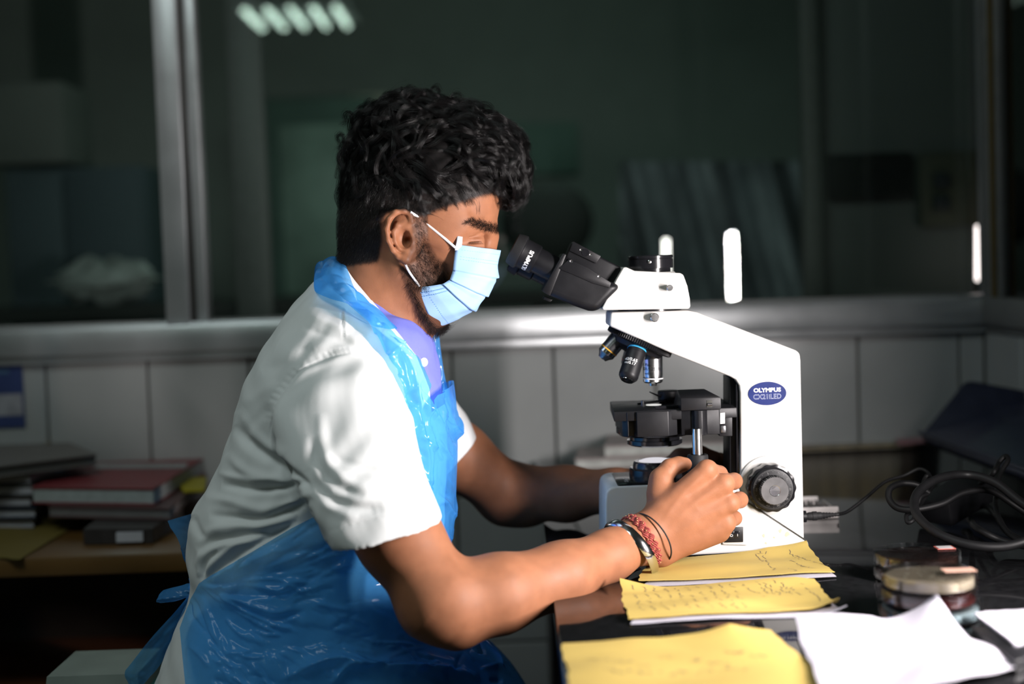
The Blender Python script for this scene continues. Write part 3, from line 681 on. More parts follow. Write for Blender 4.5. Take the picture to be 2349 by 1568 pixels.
def sheet(name, c4, z, m, label, cat, seed, amp=.0012, curl=(), back=None, scrib=(), group=None, nu=70, nv=40, thick=.0005):
    f = sheet_fn(c4, z, amp, seed, curl)
    U_, V_ = np.meshgrid(np.linspace(0, 1, nu), np.linspace(0, 1, nv), indexing='ij'); u, v = U_.ravel(), V_.ravel()
    uu, vv = edge_ok(u, v, seed); P = f(uu, vv, .0030 if back else 0); Q = P.copy(); Q[:, 2] -= thick
    n = len(P); F0 = grid_faces(nu, nv); F1 = [tuple(i + n for i in q[::-1]) for q in F0]
    rim = [i * nv for i in range(nu)] + [(nu - 1) * nv + j for j in range(1, nv)] + [i * nv + nv - 1 for i in range(nu - 2, -1, -1)] + [j for j in range(nv - 2, 0, -1)]
    FR = [(rim[i], rim[i] + n, rim[(i + 1) % len(rim)] + n, rim[(i + 1) % len(rim)]) for i in range(len(rim))]
    t = thing(name, P.mean(0).tolist(), label, cat, group)
    obj_np('paper', np.vstack([P, Q]), F0 + F1 + FR, m, t, angle=50)
    if back:
        fb = sheet_fn(back, z, amp, seed, curl); Pb = fb(*edge_ok(u, v, seed + 3), -.0004); dd_ = ((Pb[:, None, :2] - P[None, ::3, :2]) ** 2).sum(2); kk_ = dd_.argmin(1); cap_ = np.where(dd_.min(1) < 1.5e-4, P[::3][kk_, 2] - .0016, 9); Pb[:, 2] = np.maximum(np.minimum(Pb[:, 2], cap_), z + .0004); Qb = Pb.copy(); Qb[:, 2] -= .0003
        obj_np('backing_sheet', np.vstack([Pb, Qb]), F0 + F1 + FR, M_PAPER, t, angle=50, label='white sheet beneath')
    if scrib:
        rs = random.Random(seed); Vs, Fs = [], []
        for (u0, v0, du, dv, n_, hgt) in scrib:          # each a pen line of loops
            x = 0; pts = []
            while x < n_:
                pts.append((x + rs.uniform(-.3, .3), rs.uniform(-1, 1))); x += rs.uniform(.5, .9)
                if rs.random() < .14: pts.append(None); x += .8
            ln = math.hypot(du, dv) + 1e-9; nx, ny = -dv / ln, du / ln
            prev = None
            for q in pts:
                if q is None: prev = None; continue
                cu = u0 + du * q[0] / n_ + nx * q[1] * hgt * .6; cv = v0 + dv * q[0] / n_ + ny * q[1] * hgt
                if prev:
                    a_ = np.array(prev); b_ = np.array((cu, cv)); d_ = b_ - a_; d_ /= np.linalg.norm(d_) + 1e-9; wv = np.array((-d_[1], d_[0])) * .0016
                    qd = np.array([a_ - wv, b_ - wv, b_ + wv, a_ + wv]); uu_, vv_ = qd[:, 0], qd[:, 1]
                    Pq = f(uu_, vv_, .0030 + .0004 if back else .0004); k = len(Vs); Vs += Pq.tolist(); Fs.append((k, k + 1, k + 2, k + 3))
                prev = (cu, cv)
        o = obj_np('handwriting', Vs, Fs, M_INK, t, smooth=False); o['kind'] = 'stuff'
    return t
zp = ZD
sheet('note_sheet', [(1490, 1290), (1852, 1268), (1912, 1322), (1462, 1344)], zp, M_YELLOW, 'yellow handwritten note sheet lying against the microscope base', 'paper', 11, .0010,
      [(1, 0, .35, .012), (0, 1, .3, .003), (.75, 0, .3, .004)], [(1520, 1296), (1850, 1276), (1921, 1326), (1475, 1350)],
      [(.66, .10, .10, .02, 6, .03), (.70, .06, .02, .75, 26, .02), (.665, .12, .02, .3, 9, .018), (.87, .12, .015, .3, 9, .02), (.89, .25, .12, .5, 20, .025), (.84, .4, .06, .5, 14, .02), (.80, .75, .02, .2, 8, .02), (.86, .65, .06, .2, 10, .02)])
cl = []
for r in range(4):
    for k in range(10): cl.append((.06 + .055 * k + .004 * r, .08 + .21 * r, .016, .16, 6, .02))
for k in range(6): cl.append((.70 + .03 * k, .08 + .05 * (k % 3), .02, .35, 9, .02))
cl += [(.60, .10, .10, .45, 18, .02), (.92, .15, .03, .6, 12, .02)]
sheet('note_sheet', [(1422, 1354), (1868, 1342), (1925, 1403), (1440, 1430)], zp, M_YELLOW, 'middle yellow note sheet covered in rows of pencil marks', 'paper', 12, .0014,
      [(0, 0, .25, .010), (1, 1, .14, .010), (.9, 0, .3, .004)], [(1490, 1352), (1840, 1346), (1946, 1412), (1450, 1434)], cl)
sheet('note_sheet', [(1290, 1492), (1770, 1466), (1925, 1592), (1312, 1612)], zp, M_YELLOW, 'nearest yellow note sheet, blurred at the bottom of the view', 'paper', 13, .0018,
      [(0, 0, .3, .004), (.8, 0, .35, .012)], [(1480, 1476), (1760, 1466), (1930, 1598), (1330, 1618)],
      [(.1 + .1 * k, .35 + .08 * (k % 3), .09, .02, 9, .03) for k in range(8)] + [(.15 + .1 * k, .6, .09, .05, 9, .03) for k in range(6)])
sheet('loose_sheet', [(1822, 1438), (2150, 1432), (2335, 1540), (1900, 1650)], zp + .003, M_PAPER, 'crumpled lavender-white sheet in the bottom right foreground', 'paper', 14, .0035,
      [(1, 0, .45, .030), (0, 0, .3, .010), (.55, 0, .3, .004)])
fo = D(2290, 1478, zp)
ft = thing('black_case', fo, 'flat black case at the right edge under a white sheet', 'case')
a_, b_, c_, d_ = D(2226, 1440, zp + .012), D(2420, 1415, zp + .012), D(2440, 1480, zp + .012), D(2330, 1520, zp + .012)
obj('body', extrude_z([(q.x, q.y) for q in (a_, d_, c_, b_)], zp + .0005, zp + .014, .002), M_BLACK, ft)
sheet('loose_sheet', [(2233, 1408), (2420, 1398), (2440, 1470), (2325, 1478)], zp + .0148, M_PAPER, 'folded white sheet lying on the black case at the right edge', 'paper', 15, .0008, thick=.003)

# culture dishes
M_CLEAR = pane_mat('clear_dish', (.95, .96, .97), .5, .06)
def agar(n, c): return mat(n, c, .25, var=.12, scale=30)
M_RED, M_CREAM, M_WATER, M_BROWN = agar('blood_agar', (.07, .012, .010)), agar('cream_agar', (.36, .29, .20)), agar('pale_blue_agar', (.34, .42, .43)), agar('dark_agar', (.035, .016, .012))
def dish(x, y, z, r, h, m, label, group=None, fill=.45, top=False):
    t = thing('culture_dish', (x, y, z), label, 'petri dish', group)
    obj('dish_base', lathe((x, y, z + .0004), (0, 0, 1), [(0, 0), (0, r - .003), (.0005, r - .002), (h * .75, r - .002), (h * .75, r - .0035), (.0016, r - .0035), (.0016, 0)], 56), M_CLEAR, t)
    obj('agar', lathe((x, y, z + .0022), (0, 0, 1), [(0, 0), (0, r - .0037), (h * fill, r - .0037), (h * fill, 0)], 56), m, t)
    obj('lid', lathe((x, y, z + h * .28), (0, 0, 1), [(0, r - .0012), (0, r), (h * .70, r), (h * .72, r - .001), (h * .72, 0), (h * .66, 0), (h * .66, r - .0012)], 56), M_CLEAR, t)
    return t
hD = .0165
pb = D(2103, 1326, ZD); rb = 100 * mpp(pb.y) * .985
zz = ZD + .0006
dish(pb.x, pb.y, zz, rb, hD, M_RED, 'lower dark red culture dish of the back stack', fill=.5)
t = dish(pb.x + .001, pb.y, zz + hD + .0004, rb, hD, M_BROWN, 'upper near-black culture dish of the back stack with a red-edged label', fill=.55)
zl = zz + 2 * hD + .0008
q = D(2167, 1255, zl)
lb = obj('label', box((q.x - .011, q.y - .009, zl - .0006), (q.x + .011, q.y + .009, zl + .0003)), mat('red_border', (.35, .07, .05), .6), t)
obj('label_face', box((q.x - .009, q.y - .0075, zl + .0002), (q.x + .009, q.y + .0075, zl + .0006)), mat('label_white', (.42, .40, .40), .6), lb)
pf = D(2134, 1415, ZD); rf = 113 * mpp(pf.y)
zz = ZD + .0006
dish(pf.x, pf.y, zz, rf * 1.03, hD, M_WATER, 'bottom pale blue culture dish of the front stack', fill=.55)
dish(pf.x - .001, pf.y, zz + hD + .0004, rf * .98, hD, M_RED, 'middle culture dish with a dark red layer in the front stack', fill=.22)
t = dish(pf.x, pf.y, zz + 2 * hD + .0008, rf * .95, hD, M_CREAM, 'top cream culture dish of the front stack', fill=.55)
zl = zz + 3 * hD + .0012
cz = BM()
for k in range(9):
    a_, r_ = random.uniform(0, 6.28), random.uniform(0, rf * .6)
    lathe((pf.x + r_ * math.cos(a_), pf.y + r_ * math.sin(a_), zz + 2 * hD + .0115), (0, 0, 1), [(0, .003), (.0006, .0025), (.0008, 0)], 12, bm=cz)
o = obj('colonies', cz, mat('pale_colony', (.5, .42, .30), .4), t); o['kind'] = 'stuff'
q = D(2195, 1305, zl); obj('label', box((q.x - .016, q.y - .012, zl - .0002), (q.x + .018, q.y + .006, zl + .0003)), mat('label_pink', (.34, .20, .15), .6), t)

# slide tray behind the arm
p = D(1880, 1190, ZD); Yt = p.y
tr = thing('slide_tray', (p.x, Yt, ZD), 'small white slide tray standing behind the microscope arm', 'tray')
xa, xb = D(1780, 1186, ZD).x, D(1921, 1186, ZD).x
b = box((xa, Yt, ZD + .0004), (xb, Yt + .10, ZD + .006), .0015)
box((xa, Yt, ZD + .004), (xb, Yt + .004, ZD + .018), .001, bm=b); box((xa, Yt + .096, ZD + .004), (xb - .01, Yt + .10, ZD + .018), .001, bm=b)
box((xb - .004, Yt, ZD + .004), (xb, Yt + .10, ZD + .012), .001, bm=b)
obj('body', b, mat('ivory_plastic', (.70, .66, .64), .5), tr)
for k in range(6): obj('glass_slide', box((xa + .012 + k * .012, Yt + .012, ZD + .006), (xa + .0135 + k * .012, Yt + .088, ZD + .0145)), mat('slide_glass', (.12, .13, .14), .1), tr)

# power adapter with its cord
M_CORD = mat('black_cord', (.005, .005, .0055), .5, spec=.22)
pa = D(2215, 1205, ZD)
ad = thing('power_adapter', pa, 'black power adapter brick with coiled cord right of the microscope', 'adapter')
bm = box((-.055, -.030, 0), (.055, .030, .036), .004, 2)
box((-.030, -.0305, .010), (.005, -.0285, .028), .0006, bm=bm)
bmesh.ops.rotate(bm, cent=(0, 0, 0), matrix=Matrix.Rotation(math.radians(35), 3, 'Z') @ Matrix.Rotation(math.radians(-14), 3, 'Y'), verts=bm.verts)
bmesh.ops.translate(bm, vec=(pa.x, pa.y + .03, ZD + .0165), verts=bm.verts)
obj('brick', bm, M_BLACK, ad)
pj = W(1850, 1184, YC - .006)
plug = lathe(pj, (1, 0, .03), [(-.003, .0038), (.004, .0056), (.0075, .0056), (.008, .0063), (.014, .0063), (.0145, .0052), (.020, .0050)] + [(.020 + .002 * k, .0048 - .0002 * k - (.0007 if k % 2 else 0)) for k in range(12)] + [(.044, .0022)], 28)
obj('plug', plug, M_RUBBER, ad)
def PY(l): return [W(px, py, Y) for px, py, Y in l]
c0 = [pj + Vector((.042, 0, .001))] + PY([(1945, 1172, 1.935), (1985, 1142, 1.95), (2030, 1105, 1.97), (2075, 1090, 1.98), (2108, 1075, 1.98), (2130, 1085, 1.97), (2138, 1105, 1.95)])
obj('cord', tube(c0, .0024, 10, 90), M_CORD, ad)
def loop(pts, r, nm='cord'):
    return obj(nm, tube(PY(pts), r, 12, 160), M_CORD, ad)
loop([(2138, 1105, 1.95), (2128, 1090, 1.93), (2118, 1110, 1.93), (2130, 1130, 1.92), (2112, 1140, 1.91), (2098, 1170, 1.90), (2080, 1180, 1.89), (2082, 1197, 1.88), (2095, 1192, 1.88), (2105, 1170, 1.90), (2125, 1135, 1.93), (2150, 1100, 1.97)], .0030)
loop([(2130, 1130, 1.92), (2105, 1112, 1.92), (2070, 1108, 1.92), (2042, 1120, 1.91), (2040, 1145, 1.90), (2060, 1165, 1.89), (2100, 1168, 1.88), (2160, 1155, 1.88), (2210, 1130, 1.89), (2270, 1125, 1.90), (2330, 1160, 1.90), (2400, 1210, 1.88)], .0044)
loop([(2400, 1190, 1.80), (2340, 1150, 1.83), (2280, 1105, 1.86), (2215, 1088, 1.88), (2150, 1098, 1.86), (2105, 1130, 1.83), (2098, 1165, 1.80), (2115, 1195, 1.77), (2160, 1228, 1.735), (2230, 1250, 1.71), (2310, 1252, 1.70), (2400, 1225, 1.70)], .0058)
YBk = pa.y + .03
loop([(2212, 1180, YBk), (2228, 1195, YBk - .05), (2240, 1210, 1.80), (2300, 1240, 1.76), (2400, 1262, 1.74)], .0044)
loop([(2225, 1170, YBk), (2260, 1160, YBk - .02), (2288, 1185, 1.90), (2318, 1225, 1.85), (2420, 1268, 1.78)], .0044)
loop([(2218, 1165, YBk), (2240, 1118, YBk + .01), (2275, 1090, 1.96), (2292, 1060, 1.97), (2306, 1046, 1.97), (2312, 1056, 1.96), (2295, 1085, 1.95), (2288, 1120, 1.93), (2284, 1160, 1.90), (2300, 1205, 1.86), (2340, 1240, 1.81), (2420, 1256, 1.78)], .0036)

# the dark blue case leaning in the corner
bl = thing('blue_case', W(2240, 1080, 2.5), 'dark navy padded case leaning in the right corner', 'case')
bm = BM()
cN = [W(2104, 985, 2.42), W(2380, 1115, 2.24), W(2380, 905, 2.46), W(2205, 865, 2.62)]
cN = [D(2104, 1003, ZD + .035), D(2420, 1120, ZD + .035), W(2420, 905, 2.62), W(2212, 862, 2.70)]
nrm = (cN[1] - cN[0]).cross(cN[3] - cN[0]).normalized()
if nrm.y > 0: nrm = -nrm
va = [bm.verts.new(p) for p in cN]; vb = [bm.verts.new(p - nrm * .045) for p in cN]
bm.faces.new(va); bm.faces.new(vb[::-1])
for i in range(4): bm.faces.new((va[i], vb[i], vb[(i + 1) % 4], va[(i + 1) % 4]))
bmesh.ops.recalc_face_normals(bm, faces=bm.faces); bevel_all(bm, .018, 4)
M_NAVY = mat('navy_vinyl', (.018, .022, .045), .42, var=.15, bump=.2, bscale=500)
obj('body', bm, M_NAVY, bl)
obj('flap_edge', tube([cN[0] * .93 + cN[3] * .07 + nrm * .002, cN[1] * .93 + cN[2] * .07 + nrm * .002], .004, 8, 10, smooth=False), M_NAVY, bl)
# papers along the wall at the back of the desk
def stack_box(name, c4, z0, z1, m, label, cat, pages=None, cover=None, group=None):
    """book or file: corners are pixels on its top plane"""
    P = [D(px, py, z1) for px, py in c4]; cen = sum(P, Vector()) / 4
    t = thing(name, (cen.x, cen.y, z0), label, cat, group)
    pl = [(p.x, p.y) for p in P]
    if pages:
        k = .004
        obj('cover', extrude_z(pl, z1 - k, z1, .0008, 1), m, t); obj('cover', extrude_z(pl, z0 + .0004, z0 + k, .0008, 1), m, t)
        ins = [(cen.x + (x - cen.x) * .985, cen.y + (y - cen.y) * .985) for x, y in pl]
        obj('pages', extrude_z(ins, z0 + k, z1 - k, 0), pages, t)
    else: obj('body', extrude_z(pl, z0 + .0004, z1, .0015, 1), m, t)
    return t, P
M_PAGES = mat('page_edges', (.50, .51, .48), .8, var=.2, scale=60); M_GREYB = mat('grey_board', (.20, .185, .175), .6, var=.15, scale=5)
M_PINKG = mat('pink_grey_board', (.33, .28, .27), .6, var=.12, scale=5)
stack_box('notebook', [(1330, 1018), (1660, 1006), (1670, 1040), (1318, 1052)], ZD, ZD + .022, M_PINKG, 'pinkish grey notebook at the bottom of the pile behind the microscope', 'notebook', M_PAGES)
stack_box('notebook', [(1395, 996), (1690, 984), (1690, 1012), (1385, 1022)], ZD + .0224, ZD + .046, M_PINKG, 'upper pinkish grey notebook of the pile behind the microscope', 'notebook', M_PAGES)
stack_box('magazine', [(1846, 1006), (2080, 998), (2110, 1012), (1830, 1024)], ZD, ZD + .012, mat('buff_cover', (.30, .27, .22), .5, var=.3, scale=25), 'buff magazine lying against the wall behind the desk cord', 'magazine', mat('ochre_edge', (.17, .12, .03), .8, var=.5, scale=30))
stack_box('booklet', [(2050, 996), (2140, 992), (2150, 1010), (2060, 1016)], ZD + .0124, ZD + .018, mat('pink_cover', (.36, .18, .20), .6), 'small pink booklet on the buff magazine beside the navy case', 'booklet')

# ------------------------------------------------------------------ wooden table at the left
ZL = .70
M_WOOD = mat('table_wood', (.13, .066, .018), .35, var=.2, scale=6, bump=.05)
yF = D(200, 1274, ZL).y; xE = D(880, 1200, ZL).x
wt = thing('wooden_table', (-.9, yF + .2, 0), 'brown wooden side table piled with books at the left', 'table')
obj('tabletop', box((-2.0, yF, ZL - .032), (xE, YW - .02, ZL), .003), M_WOOD, wt)
obj('shelf', box((-1.98, yF + .06, .42), (xE - .03, YW - .04, .44), .002), mat('shelf_wood', (.16, .055, .022), .4, var=.2, scale=6), wt)
obj('back_panel', box((-1.95, YW - .06, .02), (xE - .02, YW - .045, ZL - .034)), mat('shade_panel', (.02, .012, .008), .6), wt)  # dark sheet added so the space under the table reads as deep shade
obj('side_panel', box((xE - .03, yF + .09, .02), (xE - .015, YW - .06, ZL - .034)), MATS['shade_panel'], wt)  # end sheet in the same added under-table shade colour
for x, y in ((-1.95, yF + .03), (xE - .08, yF + .03), (-1.95, YW - .09), (xE - .08, YW - .09)):
    obj('leg', box((x, y, 0), (x + .05, y + .05, ZL - .032), .003), MATS['shelf_wood'], wt)
z = ZL
cov = mat('dark_cover', (.035, .03, .03), .45, var=.2)
G = None
t, P = stack_box('file_folder', [(250, 1165), (420, 1163), (350, 1210), (190, 1213)], z, z + .028, cov, 'dark box file lying on the table below the red book', 'file')
q = D(235, 1212, z + .014)
obj('label', box((P[3].x + .06, min(P[2].y, P[3].y) - .004, z + .006), (P[3].x + .105, P[3].y + .02, z + .022)), mat('spine_label', (.5, .5, .55), .6), t)
t, P = stack_box('book', [(240, 1078), (478, 1082), (390, 1165), (110, 1160)], z + .0284, z + .050, mat('maroon_grey_cover', (.10, .055, .055), .5), 'dark maroon book directly under the red register', 'book', mat('dim_pages', (.16, .15, .15), .8))
t, P = stack_box('register', [(215, 1052), (470, 1049), (352, 1119), (72, 1116)], z + .0504, z + .082, mat('red_cover', (.20, .030, .036), .5, var=.1), 'red register with a pale strip, topmost of the right pile', 'book', mat('register_pages', (.36, .40, .40), .8, var=.1, scale=60))
zz = z + .0824
bm = BM()
bm.faces.new([bm.verts.new((*D(px, py, zz + .0002)[:2], zz + .0006)) for px, py in ((225, 1063), (432, 1062), (425, 1074), (210, 1075))])
obj('title_strip', bm, mat('pale_strip', (.33, .33, .33), .6), t)
t, P = stack_box('book', [(400, 1095), (475, 1093), (470, 1120), (420, 1122)], z + .0504, z + .058, mat('lemon_cover', (.40, .34, .01), .5), 'yellow booklet corner just behind the white coat', 'booklet')
# left pile
zz = z; rs = random.Random(5); mc = [cov, mat('navy_cover', (.02, .03, .05), .4), cov, mat('grey_cover', (.10, .10, .10), .5), cov]
ord_ = ['lowest', 'second from bottom', 'middle', 'second from top', 'fifth from bottom']
sp = mat('spine_white', (.42, .42, .46), .6)
for k in range(5):
    h = .020
    dx = rs.uniform(-14, 14)
    c4 = [(-130, 1050 + dx * .2), (160 + dx, 1050), (62 + dx + (12 if k < 2 else 0), 1190 - k * 26), (-190, 1195 - k * 26)]
    t, P = stack_box('book', c4, zz, zz + h, mc[k], 'dark book with white spine tape, %s in the far left pile' % ord_[k], 'book', sp)
    zz += h + .0004
t, P = stack_box('file_folder', [(-130, 985), (90, 985), (222, 1040), (-120, 1082)], zz, zz + .022, mat('taupe_board', (.16, .15, .14), .6, var=.1, scale=6), 'wide grey-brown folder capping the far left pile', 'file', mat('dim_pages2', (.07, .07, .065), .8))
bm = BM(); zz += .0224
bm.faces.new([bm.verts.new((*D(px, py, zz)[:2], zz + .0004)) for px, py in ((62, 996), (78, 995), (122, 1014), (108, 1018))])
obj('yellow_tab', bm, mat('ochre_tab', (.20, .13, .02), .6), t)
f4 = [(55, 1178), (225, 1177), (50, 1282), (-120, 1278)]
fn = sheet('envelope', f4, ZL + .0005, mat('dull_yellow_card', (.155, .115, .022), .65, var=.06), 'dull yellow card envelope hanging over the front of the wooden table', 'envelope', 21, .0008, [(0, .5, .6, .004)], nu=30, nv=20, thick=.002)
# poster on the tiles
pw = thing('wall_poster', W(20, 905, YW - .008), 'blue and white printed poster on the tiles at far left', 'poster')
def flat(name, x0_, y0_, x1_, y1_, Y, m, dY=.002):
    a_, b2 = W(x0_, y1_, Y), W(x1_, y0_, Y)
    return obj(name, box((a_.x, Y, a_.z), (b2.x, Y + dY, b2.z)), m, pw)
flat('sheet', -120, 832, 50, 985, YW - .010, mat('poster_blue', (.030, .050, .16), .5))
flat('picture', -120, 902, 50, 958, YW - .0112, mat('poster_pale', (.30, .30, .33), .5, var=.35, scale=20), .0012)
flat('caption_strip', -120, 848, 20, 862, YW - .0112, mat('poster_sky', (.06, .12, .22), .5), .0012)
# bin at the bottom left
zb = .52; p = W(215, 1600, 1.95)
bn = thing('waste_bin', (p.x, 1.95, 0), 'teal bin with a white plastic liner at the bottom left', 'bin')
cx, cy = p.x + .01, 1.98
zt = W(215, 1532, 1.95).z
bm = BM(); prof = lambda s: [(cx + sx * s * .072, cy + sy * s * .075) for sx, sy in ((-1, -1), (1, -1), (1, 1), (-1, 1))]
b = BM()
lo = [b.verts.new((x, y, 0.0)) for x, y in prof(.8)]; hi = [b.verts.new((x, y, zt - .03)) for x, y in prof(1)]
b.faces.new(lo[::-1]); b.faces.new(hi)
for i in range(4): b.faces.new((lo[i], lo[(i + 1) % 4], hi[(i + 1) % 4], hi[i]))
bevel_all(b, .025, 4)
obj('body', b, mat('teal_plastic', (.02, .13, .12), .4), bn)
b = BM()
lo = [b.verts.new((x, y, zt - .07)) for x, y in prof(.97)]; hi = [b.verts.new((x, y, zt)) for x, y in prof(.86)]
b.faces.new(lo[::-1]); b.faces.new(hi)
for i in range(4): b.faces.new((lo[i], lo[(i + 1) % 4], hi[(i + 1) % 4], hi[i]))
bevel_all(b, .03, 5)
obj('liner', b, mat('white_liner', (.25, .29, .26), .5, var=.1, scale=20), bn)
# ================================================================== the man
import openvdb as vdb
YP, YH = 1.90, 1.89
man = thing('person', (W(760, 1000, YP).x, YP, .46), 'seated man in white coat, blue plastic apron and face mask bending to the eyepieces', 'person')

# ---- implicit surfaces
class Prim:
    def __init__(s, kind, c, r, **k): s.kind, s.c, s.r, s.k = kind, np.array(c, float), r, k
def CAP(a, b, k=.008, sub=False):
    A, B = W(*a[:3]), W(*b[:3]); c = (A + B) / 2
    return Prim('cap', c, (A - B).length / 2 + max(a[3], b[3]), a=np.array(A), b=np.array(B), ra=a[3], rb=b[3], sm=k, sub=sub)
def CHAIN(pts, k=.008, sub=False): return [CAP(p, q, k, sub) for p, q in zip(pts, pts[1:])]
def ELL(c, r, ang=0., k=.012, sub=False, rot=None):
    """ang: degrees the long axes are turned in the picture plane (clockwise)"""
    m = np.array(rot if rot is not None else Matrix.Rotation(math.radians(ang), 3, 'Y'))
    return Prim('ell', W(*c), max(r), m=m, rr=np.array(r), sm=k, sub=sub)
def evalp(p, X):
    if p.kind == 'cap':
        a, b = p.k['a'].astype(np.float32), p.k['b'].astype(np.float32); ab = b - a; L2 = float(ab @ ab) + 1e-12
        v = X - a; t = np.clip(v @ ab / L2, 0, 1)
        return np.sqrt(((v - t[..., None] * ab) ** 2).sum(-1)) - (p.k['ra'] + t * (p.k['rb'] - p.k['ra']))
    q = ((X - p.c.astype(np.float32)) @ p.k['m'].astype(np.float32)) / p.k['rr'].astype(np.float32)
    k0 = np.sqrt((q ** 2).sum(-1)) + 1e-6; k1 = np.sqrt(((q / p.k['rr'].astype(np.float32)) ** 2).sum(-1)) + 1e-6
    return k0 * (k0 - 1) / k1
def combine(d, e, k, sub):
    if sub:
        h = np.clip(.5 - .5 * (d + e) / k, 0, 1); return d * (1 - h) - e * h + k * h * (1 - h)
    h = np.clip(.5 + .5 * (e - d) / k, 0, 1); return e * (1 - h) + d * h - k * h * (1 - h)
def field(prims, X, far=.05):
    d = np.full(X.shape[:-1], far, np.float32)
    for p in prims: d = combine(d, evalp(p, X), p.k['sm'], p.k['sub'])
    return d
def polygonise(prims, h, B=48, warp=None):
    pos = [p for p in prims if not p.k['sub']]
    lo = np.min([p.c - p.r for p in pos], 0) - .01; hi = np.max([p.c + p.r for p in pos], 0) + .01
    n = np.ceil((hi - lo) / h / B).astype(int)
    g = vdb.FloatGrid(.05); half = B * h / 2 * 1.7321
    for bi in np.ndindex(*n):
        o = lo + np.array(bi) * B * h; c = o + B * h / 2
        near = [p for p in prims if np.linalg.norm(p.c - c) < p.r + half + .02]
        if not any(not p.k['sub'] for p in near): continue
        if min(float(evalp(p, c[None].astype(np.float32))[0]) for p in near if not p.k['sub']) > half + .015 and all(p.kind == 'cap' for p in near): continue
        ax = [np.arange(B, dtype=np.float32) * h + o[i] for i in range(3)]
        X = np.stack(np.meshgrid(*ax, indexing='ij'), -1).astype(np.float32)
        d = field(near, X)
        if d.min() > .02: continue
        g.copyFromArray(np.ascontiguousarray(np.clip(d, -.03, .05)), ijk=tuple(int(x) for x in np.array(bi) * B), tolerance=0)
    P, Q = g.convertToQuads(isovalue=0.)
    return P * h + lo, Q
def grow(prims, d=0.):
    pass
def normals(V, Q):
    n = np.zeros_like(V); a = V[Q[:, 2]] - V[Q[:, 0]]; b = V[Q[:, 3 if Q.shape[1] == 4 else 1]] - V[Q[:, 1 if Q.shape[1] == 4 else 0]]
    f = np.cross(a, b)
    for i in range(Q.shape[1]): np.add.at(n, Q[:, i], f)
    return n / (np.linalg.norm(n, axis=1)[:, None] + 1e-12)
def outward(V, Q):
    N_ = normals(V, Q); c = V.mean(0)
    vol = np.einsum('ij,ij->i', V[Q[:, 0]] - c, np.cross(V[Q[:, 1]] - c, V[Q[:, 2]] - c)).sum()
    return (V, Q[:, ::-1].copy(), -N_) if vol < 0 else (V, Q, N_)
def smooth_mesh(V, Q, it, f=.5):
    E = np.vstack([Q[:, [i, (i + 1) % Q.shape[1]]] for i in range(Q.shape[1])])
    cnt = np.zeros(len(V)); np.add.at(cnt, E[:, 0], 1); np.add.at(cnt, E[:, 1], 1); cnt = np.maximum(cnt, 1)
    for _ in range(it):
        s = np.zeros_like(V)
        for a in range(3):
            s[:, a] = np.bincount(E[:, 0], V[E[:, 1], a], len(V)) + np.bincount(E[:, 1], V[E[:, 0], a], len(V))
        V = V + (s / cnt[:, None] - V) * f
    return V

# ---- skin
def skin_mat(name, rgb, rgb2):
    m = mat(name, rgb, .56, spec=.28, var=.10, scale=55, sss=.12, bump=.16, bscale=900, rvar=.06)
    return m
M_SKIN = skin_mat('brown_skin', (.305, .126, .064), None)
YA = 1.625
near_arm = [CAP((795, 960, 1.74, .046), (878, 1165, 1.668, .0465), .02), CAP((878, 1165, 1.668, .0465), (915, 1232, 1.652, .0475), .02), CAP((915, 1232, 1.652, .0475), (1008, 1368, YA, .0455), .02),
            CAP((990, 1390, YA, .039), (1050, 1434, YA, .0255), .02),                       # elbow point
            CAP((1040, 1385, YA, .043), (1140, 1362, 1.648, .0440), .025), CAP((1140, 1362, 1.648, .0440), (1290, 1318, 1.700, .0370), .02),
            CAP((1290, 1318, 1.700, .0370), (1400, 1272, 1.748, .0302), .02), CAP((1400, 1272, 1.748, .0300), (1468, 1240, 1.780, .0275), .015)]
H = 1.783
def hand(prims, k=.006):
    prims += [
        CAP((1455, 1222, H + .004, .021), (1500, 1215, H + .006, .0215), .012), CAP((1468, 1258, H + .004, .020), (1515, 1262, H + .008, .019), .012),
        CAP((1480, 1205, H + .006, .0165), (1618, 1080, H, .0125), .010), CAP((1490, 1222, H + .002, .016), (1658, 1110, H - .002, .0125), .010),
        CAP((1498, 1242, H + .002, .016), (1672, 1153, H + .000, .0125), .010), CAP((1508, 1260, H + .006, .0155), (1664, 1198, H + .006, .0125), .010),
        ELL((1575, 1185, H + .012), (.046, .020, .034), -35, .012), CAP((1515, 1262, H + .014, .018), (1648, 1218, H + .016, .0150), .012),
        CAP((1512, 1215, H + .018, .020), (1518, 1118, H + .022, .0165), .012),
        # knuckles
        ELL((1624, 1074, H - .001), (.0115, .0105, .0105), 0, .006), ELL((1664, 1108, H - .003), (.0115, .0105, .0108), 0, .006), ELL((1678, 1152, H), (.0108, .0105, .0105), 0, .006), ELL((1667, 1197, H + .005), (.0105, .010, .010), 0, .006)]
    F = []
    F += CHAIN([(1622, 1077, H + .002, .0115), (1650, 1086, H + .030, .0100), (1632, 1092, H + .052, .0088), (1610, 1086, H + .054, .0078)], .004)
    F += CHAIN([(1662, 1108, H + .002, .0115), (1684, 1103, H + .026, .0102), (1650, 1118, H + .052, .0088), (1622, 1118, H + .052, .0080)], .004)
    F += CHAIN([(1676, 1152, H + .003, .0112), (1697, 1146, H + .026, .0100), (1660, 1152, H + .050, .0086), (1630, 1150, H + .050, .0078)], .004)
    F += CHAIN([(1666, 1196, H + .008, .0105), (1685, 1188, H + .030, .0090), (1652, 1188, H + .048, .0078), (1630, 1182, H + .048, .0070)], .004)
    F += CHAIN([(1514, 1130, H + .022, .0165), (1516, 1098, H + .024, .0135), (1536, 1073, H + .030, .0108), (1556, 1066, H + .036, .0100), (1572, 1064, H + .040, .0086)], .006)
    return prims + F
